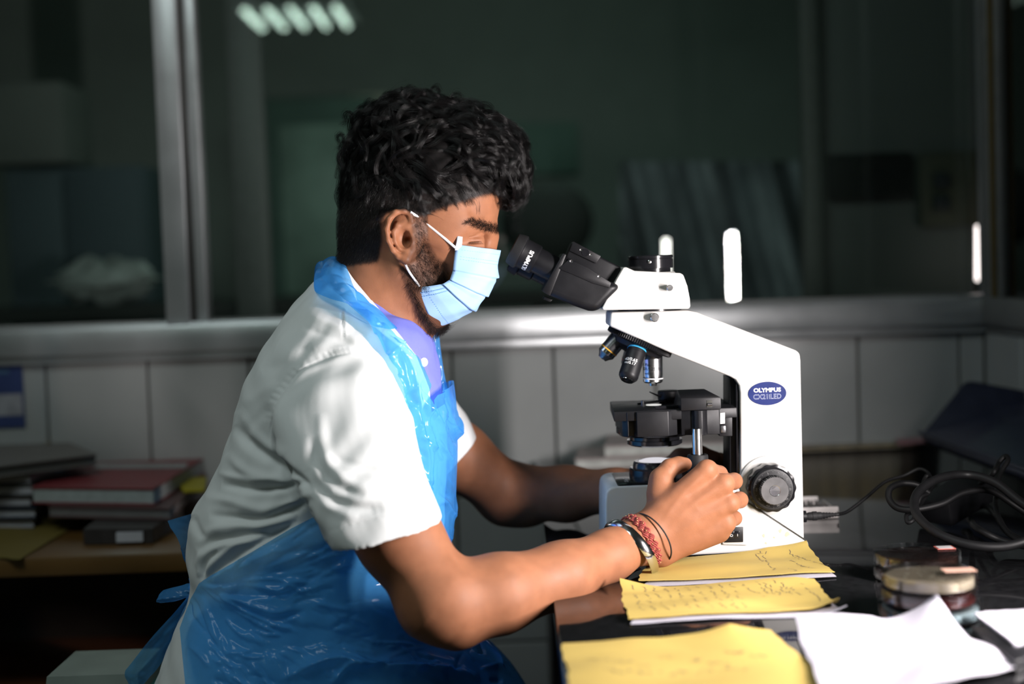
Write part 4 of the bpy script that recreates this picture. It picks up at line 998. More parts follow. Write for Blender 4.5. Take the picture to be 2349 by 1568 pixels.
near_arm = hand(near_arm)
YQ = 2.16
far_arm = [CAP((860, 890, 2.08, .052), (1050, 1045, 2.13, .0475), .02), CAP((1050, 1045, 2.13, .0475), (1165, 1132, YQ, .043), .02), CAP((1160, 1140, YQ, .042), (1205, 1150, YQ, .038), .02),
           CAP((1195, 1130, YQ, .043), (1300, 1132, 2.125, .039), .02), CAP((1300, 1132, 2.125, .039), (1410, 1124, 2.08, .0305), .02), CAP((1410, 1124, 2.08, .0305), (1480, 1112, 2.05, .026), .015)]
HQ = 2.04
far_arm += [CAP((1480, 1112, HQ, .025), (1530, 1100, HQ, .024), .012), CAP((1500, 1095, HQ, .017), (1600, 1052, HQ, .0125), .01), CAP((1500, 1105, HQ, .017), (1612, 1072, HQ + .004, .0125), .01),
            CAP((1500, 1118, HQ, .017), (1612, 1095, HQ + .006, .0125), .01), CAP((1510, 1128, HQ, .016), (1604, 1116, HQ + .006, .0120), .01), ELL((1550, 1095, HQ), (.040, .016, .028), -20, .012)]
for (x, y, r) in ((1600, 1052, .0105), (1612, 1072, .0108), (1612, 1095, .0105), (1604, 1116, .0092)):
    far_arm += CHAIN([(x, y, HQ + .002, r), (x + 52, y - 4 + (1080 - y) * .2, HQ + .004, r * .92), (x + 92, y + 8, HQ - .012, r * .84), (x + 112, y + 18, HQ - .022, r * .76)], .004)
far_arm += CHAIN([(1515, 1088, HQ - .01, .0150), (1560, 1048, HQ - .018, .0120), (1608, 1040, HQ - .020, .0104), (1640, 1048, HQ - .022, .0088)], .006)
# neck and head
def sym(c, dy): return (c[0], c[1], YH + dy)
head_p = [
    ELL((958, 428, YH), (.0965, .0755, .0900), 8, .02), ELL((1050, 450, YH), (.0560, .0600, .0600), 20, .025), ELL((900, 500, YH), (.062, .066, .060), 0, .025),
    ELL((1040, 575, YH), (.0500, .0510, .0640), 15, .03), ELL((1000, 640, YH), (.050, .045, .060), 25, .03),
    CAP((880, 560, YH + .005, .058), (868, 690, YP, .0590), .03), CAP((925, 600, YH + .004, .050), (915, 710, YP, .052), .03), CAP((868, 690, YP, .062), (820, 860, YP, .085), .03),
    CAP((1000, 698, YH, .0225), (994, 706, YH, .0225), .02)]
for s in (-1, 1):
    head_p += [CAP((930, 615, YH + s * .050, .016), (985, 700, YH + s * .028, .018), .025), ELL((1058, 588, YH + s * .036), (.026, .018, .018), 20, .016),
               CAP((1118, 519, YH + s * .014, .0095), (1072, 516, YH + s * .048, .0105), .014), ELL((1010, 505, YH + s * .058), (.03, .012, .03), 0, .02)]
head_p += [CAP((1126, 545, YH, .0098), (1114, 603, YH, .0095), .012), ELL((1104, 620, YH), (.014, .016, .010), 0, .012)]
for s in (-1, 1):
    head_p += [ELL((1102, 552, YH + s * .032), (.0130, .0155, .0095), 10, .010, sub=True), ELL((1087, 552, YH + s * .0315), (.0140, .0150, .0122), 0, .005),
               CAP((1104, 566, YH + s * .036, .0030), (1078, 569, YH + s * .046, .0030), .008),
               CAP((1104, 555.5, YH + s * .0425, .0007), (1078, 557, YH + s * .0485, .0007), .002, sub=True), CAP((1110, 541, YH + s * .0400, .0007), (1076, 544, YH + s * .0510, .0007), .003, sub=True)]
# ears
def ear(s):
    def E(px, py, dy, r): return (px, py, YH + s * dy, r)
    o = [ELL((920, 540, YH + s * .0745), (.0150, .0060, .0300), 8, .008), ELL((938, 540, YH + s * .070), (.018, .010, .030), 0, .012)]
    o += CHAIN([E(930, 523, .0775, .0022), E(943, 507, .0800, .0030), E(940, 490, .0810, .0034), E(925, 483, .0830, .0036), E(907, 487, .0850, .0038), E(893, 503, .0860, .0038), E(887, 526, .0860, .0036), E(890, 550, .0855, .0034), E(900, 573, .0840, .0032), E(914, 588, .0825, .0034)], .0030)
    o += CHAIN([E(914, 588, .0825, .0034), E(930, 594, .0805, .0062), E(936, 584, .0785, .0055)], .004)
    o += CHAIN([E(928, 508, .0795, .0022), E(912, 516, .0815, .0026), E(903, 532, .0820, .0028), E(906, 552, .0815, .0030), E(917, 567, .0805, .0034), E(932, 575, .0795, .0036)], .0034)
    o += CHAIN([E(943, 538, .0790, .0030), E(943, 556, .0795, .0042), E(946, 572, .0770, .0030)], .006)
    o += [ELL((926, 548, YH + s * .084), (.0085, .0090, .0125), 0, .003, sub=True), ELL((934, 552, YH + s * .080), (.0050, .0100, .0055), 0, .003, sub=True), ELL((921, 503, YH + s * .0865), (.0075, .0045, .0048), -30, .003, sub=True)]
    o += CHAIN([E(900, 505, .0875, .0014), E(895, 528, .0878, .0014), E(899, 552, .0872, .0014)], .0022, True)
    return o
# trunk core so that head, arms and trunk are one figure
core = [CAP((820, 860, YP, .085), (700, 1250, YP, .095), .03), CAP((800, 930, 1.77, .055), (840, 900, 2.05, .055), .03), CAP((700, 1250, YP, .10), (640, 1560, YP, .11), .03)]
core += [CAP((640, 1620, YP + s * .09, .070), (1080, 1690, YP + s * .10, .055), .02) for s in (-1, 1)]
BODY = near_arm + far_arm + head_p + ear(-1) + ear(1) + core
import time; _t = time.time()
HB = .0014
Vb, Qb = polygonise(BODY, HB)
Vb, Qb, Nb = outward(Vb, Qb)
print('body', len(Vb), time.time() - _t)
# scalp shading mask and fine relief
def mid_px(V):                                   # picture position on the head's own middle plane
    Q_ = V.copy(); Q_[:, 1] = YH; return proj(Q_)
def in_poly(uv, poly):
    x, y = uv[:, 0], uv[:, 1]; r = np.zeros(len(x), bool); P = np.array(poly, float); j = len(P) - 1
    for i in range(len(P)):
        c = (P[i, 1] > y) != (P[j, 1] > y)
        with np.errstate(divide='ignore', invalid='ignore'):
            r ^= c & (x < (P[j, 0] - P[i, 0]) * (y - P[i, 1]) / (P[j, 1] - P[i, 1] + 1e-12) + P[i, 0])
        j = i
    return r
def poly_dist(uv, line):
    """distance in pixels to a polyline and the position along it (0..1)"""
    L = np.array(line, float); seg = np.diff(L, axis=0); ln = np.hypot(*seg.T); cum = np.r_[0, np.cumsum(ln)]
    best = np.full(len(uv), 1e9); tt = np.zeros(len(uv)); side = np.zeros(len(uv))
    for i in range(len(seg)):
        v = uv - L[i]; t = np.clip((v @ seg[i]) / (ln[i] ** 2 + 1e-9), 0, 1); dv = v - t[:, None] * seg[i]; d = np.hypot(dv[:, 0], dv[:, 1])
        m = d < best; best[m] = d[m]; tt[m] = ((cum[i] + t * ln[i]) / cum[-1])[m]; side[m] = np.sign(seg[i][0] * v[:, 1] - seg[i][1] * v[:, 0])[m]
    return best, tt, side
def strokes(V, N_, uv, mask, items, pw=2.0, lo_=-9.):
    """items: (polyline px, width px, height mm) raised or sunk creases, faded at both ends"""
    D_ = np.zeros(len(V))
    for line, wd, amp in items:
        L = np.array(line, float); L = catmull(np.c_[L, np.zeros(len(L))], max(8, 6 * len(L)))[:, :2] if len(L) > 2 else L
        lo, hi = L.min(0) - 3 * wd, L.max(0) + 3 * wd
        idx = np.nonzero(mask & (uv[:, 0] > lo[0]) & (uv[:, 0] < hi[0]) & (uv[:, 1] > lo[1]) & (uv[:, 1] < hi[1]))[0]
        if not len(idx): continue
        d, t, sd = poly_dist(uv[idx], L)
        D_[idx] += amp * .001 * np.exp(-(d / wd) ** pw) * np.clip(np.minimum(t, 1 - t) * 5, .0, 1) ** .7
    return V + N_ * np.maximum(D_, lo_)[:, None]
SCALP = [(1139, 446), (1112, 452), (1075, 466), (1040, 476), (1010, 488), (985, 500), (962, 502), (946, 490), (920, 486), (898, 494), (885, 512), (886, 560), (876, 600), (800, 612), (740, 600), (740, 200), (1250, 150), (1250, 440)]
BEARD = [(948, 490), (985, 500), (990, 530), (992, 560), (1008, 590), (1034, 606), (1034, 650), (1100, 690), (1060, 770), (985, 765), (960, 720), (938, 660), (922, 612), (940, 600), (950, 575), (956, 540)]
me = bpy.data.meshes.new('body')
off = np.array(ORG[man.name])
uvb = proj(Vb)
nearh = (Vb[:, 1] < 1.83) & (uvb[:, 0] > 1470)
tend = [([(1520, 1195), (1560, 1140), (1618, 1080)], 7, .7), ([(1535, 1210), (1590, 1155), (1655, 1112)], 7, .6), ([(1550, 1225), (1610, 1185), (1670, 1154)], 7, .5),
        ([(1575, 1140), (1635, 1100)], 9, -.8), ([(1600, 1165), (1655, 1135)], 9, -.8), ([(1600, 1200), (1655, 1178)], 9, -.7), ([(1640, 1066), (1652, 1084)], 4, -.6), ([(1690, 1090), (1690, 1110)], 4, .5),
        ([(1535, 1060), (1548, 1072)], 3, -.5), ([(1530, 1064), (1543, 1078)], 3, -.4), ([(1500, 1150), (1540, 1180), (1600, 1190)], 14, .5)]
Vb = strokes(Vb, Nb, uvb, nearh, tend)
facem = (Vb[:, 1] < YH) & (uvb[:, 0] > 1030) & (uvb[:, 1] < 600) & (uvb[:, 1] > 440)
Vb = strokes(Vb, Nb, uvb, facem, [([(1066, 520), (1100, 505), (1135, 512)], 6, .9), ([(1045, 548), (1060, 555), (1078, 556)], 3, -.25), ([(1050, 566), (1075, 570), (1095, 568)], 4, -.3),
                                   ([(1120, 470), (1134, 490), (1136, 505)], 8, .6)])
me.from_pydata(Vb - off, [], Qb); me.update()
me.polygons.foreach_set('use_smooth', np.ones(len(me.polygons), bool))
mp = mid_px(Vb); headz = Vb[:, 2] > W(900, 780, YH).z
sc_ = (in_poly(mp, SCALP) & headz).astype(float); be_ = (in_poly(mp, BEARD) & headz).astype(float)
dens = np.maximum(sc_, be_ * .62)
E_ = np.vstack([Qb[:, [0, 1]], Qb[:, [1, 2]], Qb[:, [2, 3]], Qb[:, [3, 0]]]); cn = np.bincount(E_[:, 0], minlength=len(Vb)) + np.bincount(E_[:, 1], minlength=len(Vb))
for _ in range(6): dens = .5 * dens + .5 * (np.bincount(E_[:, 0], dens[E_[:, 1]], len(Vb)) + np.bincount(E_[:, 1], dens[E_[:, 0]], len(Vb))) / np.maximum(cn, 1)
at = me.attributes.new('stubble', 'FLOAT', 'POINT'); at.data.foreach_set('value', dens.astype(np.float32))
nt = M_SKIN.node_tree; N = nt.nodes; p = N['Principled BSDF']
an = N.new('ShaderNodeAttribute'); an.attribute_name = 'stubble'
src = p.inputs['Base Color'].links[0].from_socket
mx = N.new('ShaderNodeMix'); mx.data_type = 'RGBA'; nt.links.new(an.outputs['Fac'], mx.inputs[0]); nt.links.new(src, mx.inputs[6]); mx.inputs[7].default_value = (.012, .008, .007, 1)
nt.links.new(mx.outputs[2], p.inputs['Base Color'])
me.materials.append(M_SKIN)
body = bpy.data.objects.new('body', me); _link(body, man)

# ---- cloth from lofted sections
def loft_mesh(rings, n=48, cap=True, e=2.3):
    """ring: (px, py of one side, px, py of the other, Y, half depth)"""
    V = []
    for r in rings:
        A, B = np.array(W(r[0], r[1], r[4])), np.array(W(r[2], r[3], r[4])); c = (A + B) / 2; ex = (B - A) / 2; ey = np.array((0, r[5], 0))
        for i in range(n):
            a = 2 * math.pi * i / n; ca, sa = math.cos(a), math.sin(a)
            V.append(c + ex * math.copysign(abs(ca) ** (2 / e), ca) + ey * math.copysign(abs(sa) ** (2 / e), sa))
    return np.array(V), n
def refine(rings, m): 
    R_ = np.array(rings, float); k = len(R_); E = np.vstack([2 * R_[0] - R_[1], R_, 2 * R_[-1] - R_[-2]])
    t = np.linspace(0, k - 1 - 1e-9, m); i = t.astype(int); f = (t - i)[:, None]; a, b, c, d = E[i], E[i + 1], E[i + 2], E[i + 3]
    return .5 * (2 * b + (c - a) * f + (2 * a - 5 * b + 4 * c - d) * f ** 2 + (3 * b - a - 3 * c + d) * f ** 3)
class Vox:
    def __init__(s, lo, hi, h): s.lo, s.h = np.array(lo, float), h; s.n = np.ceil((np.array(hi) - s.lo) / h).astype(int)
    def loft(s, rings, m=60, e=2.3, hw=10, n=48):
        V, n = loft_mesh(refine(rings, m), n, e=e); f = []
        for i in range(m - 1):
            for j in range(n):
                a, b = i * n + j, i * n + (j + 1) % n; f.append((a, b, b + n, a + n))
        c0, c1 = len(V), len(V) + 1; V = np.vstack([V, V[:n].mean(0), V[-n:].mean(0)])
        tr_ = [((j + 1) % n, j, c0) for j in range(n)] + [((m - 1) * n + j, (m - 1) * n + (j + 1) % n, c1) for j in range(n)]
        P = ((V - s.lo) / s.h).astype(np.float32)
        g = vdb.FloatGrid.createLevelSetFromPolygons(P, triangles=np.array(tr_, np.uint32), quads=np.array(f, np.uint32), transform=vdb.createLinearTransform(1.0), halfWidth=float(hw))
        A = np.full(s.n, float(hw), np.float32); g.copyToArray(A); return A * s.h
    def mesh(s, A, iso=0.):
        g = vdb.FloatGrid(float(A.max())); g.copyFromArray(np.ascontiguousarray(A.astype(np.float32)), tolerance=0)
        P, Q = g.convertToQuads(isovalue=float(iso)); V = P.astype(float) * s.h + s.lo
        return outward(V, Q)
def smin(a, b, k):
    h = np.clip(.5 + .5 * (b - a) / k, 0, 1); return b * (1 - h) + a * h - k * h * (1 - h)
def smax(a, b, k): return -smin(-a, -b, k)
def clip_mesh(V, Q, s):
    """keep the part with s > 0, cut cleanly along s = 0"""
    T = np.vstack([Q[:, [0, 1, 2]], Q[:, [0, 2, 3]]]) if Q.shape[1] == 4 else Q
    pos = s > 0; k = pos[T].sum(1); keep = Q[pos[Q].all(1)]
    full = T[k == 3]; full_q = keep
    okq = pos[Q].all(1)
    part = np.vstack([Q[~okq][:, [0, 1, 2]], Q[~okq][:, [0, 2, 3]]]) if Q.shape[1] == 4 else Q[~okq]
    kk = pos[part].sum(1); Vn = [v for v in []]; new = {}; extra = []
    def cut(a, b):
        key = (min(a, b), max(a, b))
        if key not in new:
            t = s[a] / (s[a] - s[b]); new[key] = len(V) + len(extra); extra.append(V[a] + (V[b] - V[a]) * t)
        return new[key]
    faces = [tuple(int(i) for i in q) for q in full_q]
    for t, c in zip(part.tolist(), kk.tolist()):
        if c == 0: continue
        if c == 3: faces.append(tuple(t)); continue
        out = []
        for i in range(3):
            a, b = t[i], t[(i + 1) % 3]
            if pos[a]: out.append(a)
            if pos[a] != pos[b]: out.append(cut(a, b))
        faces.append(tuple(out))
    VV = np.vstack([V, np.array(extra)]) if extra else V
    used = np.unique(np.concatenate([np.array(f) for f in faces])); re = np.full(len(VV), -1); re[used] = np.arange(len(used))
    return VV[used], [tuple(re[i] for i in f) for f in faces]
def poly_sdf(uv, poly):
    ins = in_poly(uv, poly); d, _, _ = poly_dist(uv, list(poly) + [poly[0]]); return np.where(ins, d, -d)
def near_px(V, Yc=YP):                           # picture position; the far half is looked up on its mirror image
    M = V.copy(); M[:, 1] = np.where(M[:, 1] > Yc, 2 * Yc - M[:, 1], M[:, 1]); return proj(M)

TORSO = [(330, 1660, 1010, 1680, YP, .185), (372, 1540, 985, 1560, YP, .185), (412, 1430, 985, 1440, YP, .180), (446, 1345, 985, 1360, YP, .170), (438, 1265, 1000, 1290, YP, .165), (446, 1175, 1016, 1205, YP, .166),
         (500, 1080, 1022, 1090, YP, .170), (541, 975, 1024, 980, YP, .176), (566, 885, 1016, 890, YP, .182), (612, 795, 1002, 810, YP, .182), (660, 722, 985, 757, YP, .155), (700, 672, 965, 735, YP, .112), (745, 632, 945, 730, YP, .078), (800, 625, 930, 712, YP, .062)]
SLEEVE = [(700, 850, 850, 800, 1.785, .060), (655, 895, 890, 830, 1.755, .066), (628, 950, 918, 890, 1.738, .068), (640, 1030, 945, 965, 1.708, .067), (668, 1100, 962, 1045, 1.684, .069), (712, 1178, 986, 1118, 1.664, .071), (764, 1254, 1014, 1190, 1.648, .072)]
FAR_SL = [(780, 960, 900, 800, 2.03, .07), (850, 1010, 960, 840, 2.07, .068), (920, 1060, 1028, 895, 2.10, .067), (990, 1118, 1098, 1000, 2.12, .065)]
vx = Vox((W(320, 900, 1.8).x - .02, 1.545, W(700, 1680, 1.9).z - .02), (W(1110, 900, 2.12).x + .03, 2.25, W(800, 590, 1.9).z + .03), .0022)
A_t = vx.loft(TORSO, 90, 2.35)
def cavity(sl, ext):
    a, b = np.array(sl[-2], float), np.array(sl[-1], float); o = []
    for t in (-1.2, -.4, .3, ext):
        r = b + (b - a) * t; c = (r[:2] + r[2:4]) / 2; q = r.copy(); q[:2] = c + (r[:2] - c) * .925; q[2:4] = c + (r[2:4] - c) * .925; q[5] = r[5] * .925; o.append(tuple(q))
    return o
A_n = vx.loft(SLEEVE, 60, 2.35); A_f = vx.loft(FAR_SL, 40, 2.1)
A = smin(smin(A_t, A_n, .022), A_f, .02)
A = smax(A, -vx.loft(cavity(SLEEVE, 1.0), 20, 2.35), .003); A = smax(A, -vx.loft(cavity(FAR_SL, 1.0), 20, 2.1), .003)
Vc, Qc, Nc = vx.mesh(A)
Vc = smooth_mesh(Vc, Qc, 2)
uvc = proj(Vc); camv = np.array(CAM) - Vc; camv /= np.linalg.norm(camv, axis=1)[:, None]
Nc = normals(Vc, Qc); Nc = Nc if (Nc * (Vc - Vc.mean(0))).sum() > 0 else -Nc
front = (Nc * camv).sum(1) > -.25
COAT = [
    ([(538, 975), (579, 1024), (632, 1060), (686, 1100), (716, 1128)], 11, -6.5), ([(545, 940), (595, 1005), (650, 1045)], 12, 3.0),
    ([(520, 1040), (570, 1085), (640, 1098), (700, 1120)], 12, 3.5), ([(507, 1109), (579, 1122), (645, 1118), (708, 1104)], 9, -6.0), ([(500, 1085), (575, 1100), (640, 1096)], 8, 2.5),
    ([(470, 1140), (530, 1150), (601, 1168), (680, 1148), (715, 1130)], 12, 3.5), ([(480, 1180), (540, 1188), (601, 1193), (677, 1163), (714, 1140)], 10, -6.5),
    ([(458, 1230), (500, 1212), (547, 1205), (610, 1200), (668, 1182)], 12, 4.0), ([(452, 1262), (490, 1240), (550, 1232), (640, 1215), (690, 1190)], 10, -5.5),
    ([(448, 1300), (482, 1262), (545, 1240), (610, 1228)], 9, 3.2), ([(464, 1335), (505, 1300), (565, 1262), (617, 1232), (672, 1206)], 8, -5.0), ([(466, 1333), (490, 1290), (542, 1249), (580, 1240)], 7, 3.2),
    ([(462, 1330), (472, 1290), (500, 1262)], 6, -3.6), ([(458, 1325), (455, 1290), (462, 1260)], 6, 2.5), ([(440, 1180), (452, 1215), (470, 1235)], 9, -3),
    ([(640, 1050), (668, 1110), (705, 1180), (740, 1240)], 10, -4.0), ([(640, 1160), (672, 1150), (690, 1155)], 3, 1.0), ([(690, 1154), (668, 1232)], 1.6, -1.0),
    # sleeve head seam and its puckers
    ([(806, 812), (757, 819), (690, 850), (645, 904), (623, 962), (621, 1006), (632, 1042)], 2.6, -2.0), ([(806, 820), (760, 828), (697, 858), (653, 909), (632, 964), (630, 1006)], 8, 1.7),
    # sleeve folds
    ([(735, 945), (738, 1000), (752, 1055), (800, 1105), (880, 1130)], 14, 2.6), ([(715, 1000), (728, 1060), (770, 1110), (835, 1140)], 12, -2.6), ([(700, 1075), (740, 1130), (800, 1160), (900, 1170)], 12, -2.8), ([(712, 1110), (750, 1160), (820, 1190)], 12, 2.2),
    ([(752, 1040), (810, 1065), (900, 1090)], 10, -1.6), ([(860, 880), (900, 930), (925, 1000)], 14, 1.0), ([(770, 1130), (840, 1150), (960, 1140)], 10, 1.5),
    # yoke, shoulder and collar-bone drag lines
    ([(784, 705), (788, 779)], 2.0, -1.2), ([(790, 705), (794, 779)], 2.0, .8), ([(700, 725), (760, 745), (830, 790)], 9, 2.2), ([(690, 748), (770, 775), (850, 815)], 9, -2.0), ([(705, 790), (770, 800), (840, 830)], 10, 1.3),
    ([(600, 850), (660, 830), (720, 800)], 16, -1.6), ([(560, 930), (600, 900), (640, 880)], 14, 1.4), ([(560, 1000), (590, 960), (620, 930)], 12, -1.6)]
rs = random.Random(4)
for k in range(18):                              # small puckers along the sleeve seam
    t = k / 17; L = catmull([(800, 815, 0), (757, 821, 0), (690, 852, 0), (647, 904, 0), (625, 962, 0)], 18)[k]; dx, dy = (-.35 - .5 * t, -.9 + .7 * t)
    COAT.append(([(L[0], L[1]), (L[0] + dx * 26, L[1] + dy * 22)], 4.0, rs.uniform(-.9, -.3)))
for k in range(14):                              # puckers above the hem
    f = k / 13; x, y = 775 + 225 * f, 1238 - 55 * f ** .9
    COAT.append(([(x - 4, y - 62), (x + 8, y - 20)], 6, rs.uniform(-.4, .3)))
cuffd, _, _ = poly_dist(uvc, [(740, 1262), (764, 1254), (850, 1238), (935, 1214), (1014, 1190), (1040, 1178)])
Vc = strokes(Vc, Nc, uvc, front & (cuffd > 9), COAT)
cuffd, _, _ = poly_dist(uvc, [(740, 1272), (764, 1268), (850, 1252), (935, 1226), (1016, 1198), (1040, 1186)]); wn_ = np.clip(1.4 - cuffd / 26, 0, 1) * (Vc[:, 1] < 1.75); fd_, _, _ = poly_dist(uvc, [(1098, 1000), (1045, 1060), (990, 1118)]); wf_ = np.clip(1 - fd_ / 22, 0, 1) * (Vc[:, 1] > 2.0)
Vs_ = smooth_mesh(Vc, Qc, 14); Vc = Vc + (Vs_ - Vc) * np.maximum(wn_, wf_)[:, None]
hem, ht, hs_ = poly_dist(uvc, [(752, 1218), (850, 1190), (935, 1163), (995, 1152)])
Vc = Vc + Nc * (-.0006 * np.exp(-(hem / 1.6) ** 2) * (front & (ht > .001) & (ht < .999)))[:, None]
wob = .0014 * np.sin(Vc[:, 0] * 60 + Vc[:, 2] * 45) * np.sin(Vc[:, 2] * 70 - Vc[:, 1] * 40) + .0007 * np.sin(Vc[:, 0] * 150 - Vc[:, 2] * 90 + 2 * np.sin(Vc[:, 1] * 60))
Vc = Vc + Nc * wob[:, None]
print('coat', len(Vc), time.time() - _t)
M_COAT = mat('white_cotton', (.69, .71, .71), .85, spec=.2, var=.02, scale=20, bump=.25, bscale=1500, sheen=.1)
M_SHIRT = mat('violet_blue_shirt', (.10, .115, .50), .8, spec=.2, var=.1, scale=10)
# pin stripes of the shirt
nt = M_SHIRT.node_tree; N = nt.nodes; p = N['Principled BSDF']; src = p.inputs['Base Color'].links[0].from_socket
wv = N.new('ShaderNodeTexWave'); wv.inputs['Scale'].default_value = 190; wv.bands_direction = 'DIAGONAL'
tc = N.new('ShaderNodeTexCoord'); nt.links.new(tc.outputs['Object'], wv.inputs[0])
mx = N.new('ShaderNodeMix'); mx.data_type = 'RGBA'; nt.links.new(wv.outputs[1], mx.inputs[0]); nt.links.new(src, mx.inputs[6]); mx.inputs[7].default_value = (.25, .27, .74, 1); nt.links.new(mx.outputs[2], p.inputs['Base Color'])
VEE = [(790, 600), (845, 678), (905, 752), (955, 815), (985, 890), (990, 945), (1060, 900), (1060, 700), (960, 640)]
nuv = near_px(Vc)
sv = -poly_sdf(nuv, VEE)
cv, cf = clip_mesh(Vc, Qc, sv); obj_np('coat', cv, cf, M_COAT, man, label='white short-sleeved cotton coat')
sv, sf = clip_mesh(Vc - Nc * .001, Qc, -sv + 1.0); shirt = obj_np('shirt', sv, sf, M_SHIRT, man, label='violet-blue striped shirt at the open neck')
p = W(969, 829, 1.852)
for q in (W(969, 829, 1.8),):
    pass

# ---- ribbons (collars, neck loop, tails)
def ribbon(name, top, bot, m, nu=60, nv=14, bulge=0., pleats=0, pamp=0., thick=.0008, both=False, parent=man, label=None, seed=0, twist=0.):
    A_ = catmull([W(*p_) for p_ in top], nu); B_ = catmull([W(*p_) for p_ in bot], nu)
    rs_ = np.random.RandomState(seed); ph = rs_.rand(8) * 6.28; V = np.zeros((nu, nv, 3))
    tng = np.gradient(A_ + B_, axis=0); n_ = np.cross(tng, B_ - A_); n_ /= np.linalg.norm(n_, axis=1)[:, None] + 1e-12
    n_ *= np.where(n_[:, 1:2] > 0, -1, 1)
    for j in range(nv):
        v = j / (nv - 1); V[:, j] = A_ * (1 - v) + B_ * v
        u = np.linspace(0, 1, nu)
        h = bulge * math.sin(math.pi * v) ** .7
        if pleats: h = h + pamp * (np.abs(np.sin(pleats * math.pi * v + 3 * np.sin(3 * u + ph[0]) + ph[1])) - .4) + pamp * .6 * np.abs(np.sin(7 * u * 3 + 5 * v + ph[2])) * math.sin(math.pi * v)
        V[:, j] += n_ * np.asarray(h).reshape(-1, 1)
    VV = [V.reshape(-1, 3)]; FF = grid_faces(nu, nv)
    if both:
        M_ = V.reshape(-1, 3).copy(); M_[:, 1] = 2 * YP - M_[:, 1]; VV.append(M_); FF = FF + [tuple(i + nu * nv for i in f[::-1]) for f in FF]
    VV = np.vstack(VV)
    if name is None: return VV, FF
    o = obj_np(name, VV, FF, m, parent, label=label)
    if thick:
        md = o.modifiers.new('thickness', 'SOLIDIFY'); md.thickness = thick; md.offset = 0
    return o
ribbon('coat_collar', [(772, 596, 1.90), (790, 610, 1.858), (813, 643, 1.836), (852, 690, 1.831), (886, 737, 1.838)], [(742, 640, 1.90), (762, 664, 1.835), (792, 700, 1.800), (830, 742, 1.790), (886, 765, 1.815)], M_COAT, bulge=.004, thick=.0012, both=True, label='white coat collar')
sc_o = ribbon('shirt_collar', [(788, 602, 1.885), (815, 642, 1.842), (848, 682, 1.834), (890, 722, 1.840), (931, 757, 1.866), (956, 786, 1.888)], [(800, 640, 1.875), (822, 680, 1.842), (852, 715, 1.838), (893, 760, 1.832), (932, 800, 1.838), (966, 842, 1.872)], M_SHIRT, bulge=.003, thick=.0014, both=True, label='striped shirt collar')
us_ = proj(sv); k_ = np.argmin(np.hypot(us_[:, 0] - 969, us_[:, 1] - 829) + 1e4 * (sv[:, 1] > YP))
bp_ = Vector(sv[k_]); nb_ = Vector((sv[k_] - np.array(W(880, 829, YP)))).normalized()
btn = lathe(bp_ + nb_ * .002, nb_, [(-.002, .0050), (0, .0058), (.0012, .0058), (.0016, .0050), (.0010, .0040), (.0010, 0)], 28)
for a_ in (0, 1.57, 3.14, 4.71):
    pass
obj('shirt_button', btn, mat('pale_button', (.55, .60, .90), .25), man)

# ---- apron
def apron_mat():
    m = bpy.data.materials.new('blue_film'); m.use_nodes = True; nt = m.node_tree; N = nt.nodes; L = nt.links; N.clear()
    tr_ = N.new('ShaderNodeBsdfTransparent'); tr_.inputs[0].default_value = (.38, .74, 1.0, 1)
    pr = N.new('ShaderNodeBsdfPrincipled'); pr.inputs['Base Color'].default_value = (.10, .43, .94, 1); pr.inputs['Roughness'].default_value = .17; pr.inputs['Specular IOR Level'].default_value = .5
    tl = N.new('ShaderNodeBsdfTranslucent'); tl.inputs[0].default_value = (.12, .48, 1.0, 1)
    nz = N.new('ShaderNodeTexNoise'); nz.inputs['Scale'].default_value = 22; nz.inputs['Detail'].default_value = 4; tc = N.new('ShaderNodeTexCoord'); L.new(tc.outputs['Object'], nz.inputs[0])
    n2 = N.new('ShaderNodeTexVoronoi'); n2.inputs['Scale'].default_value = 17; n2.feature = 'DISTANCE_TO_EDGE'
    vm = N.new('ShaderNodeVectorMath'); vm.operation = 'ADD'; vs2 = N.new('ShaderNodeVectorMath'); vs2.operation = 'SCALE'; vs2.inputs['Scale'].default_value = .12
    L.new(nz.outputs[1], vs2.inputs[0]); L.new(tc.outputs['Object'], vm.inputs[0]); L.new(vs2.outputs[0], vm.inputs[1]); L.new(vm.outputs[0], n2.inputs[0])
    bp = N.new('ShaderNodeBump'); bp.inputs['Strength'].default_value = .22; bp.inputs['Distance'].default_value = .004
    L.new(n2.outputs[0], bp.inputs['Height']); L.new(bp.outputs[0], pr.inputs['Normal'])
    a = N.new('ShaderNodeMixShader'); a.inputs[0].default_value = .36; L.new(pr.outputs[0], a.inputs[1]); L.new(tl.outputs[0], a.inputs[2])
    mr = N.new('ShaderNodeMapRange'); mr.inputs[1].default_value = .3; mr.inputs[2].default_value = .7; mr.inputs[3].default_value = .44; mr.inputs[4].default_value = .58; L.new(nz.outputs[0], mr.inputs[0])
    b = N.new('ShaderNodeMixShader'); L.new(mr.outputs[0], b.inputs[0]); L.new(a.outputs[0], b.inputs[1]); L.new(tr_.outputs[0], b.inputs[2])
    o = N.new('ShaderNodeOutputMaterial'); L.new(b.outputs[0], o.inputs[0]); return m
M_APRON = apron_mat()
LAP = [(440, 1470, 440, 1760, YP, .17), (520, 1370, 500, 1770, YP, .190), (700, 1330, 680, 1780, YP, .196), (880, 1375, 860, 1785, YP, .198), (985, 1436, 970, 1790, YP, .196), (1075, 1487, 1060, 1790, YP, .190), (1160, 1568, 1140, 1790, YP, .180), (1235, 1690, 1215, 1790, YP, .160)]
va = Vox((W(320, 900, 1.8).x - .02, 1.64, .46), (W(1260, 1600, 1.9).x + .03, 2.16, W(800, 590, 1.9).z + .03), .0021)
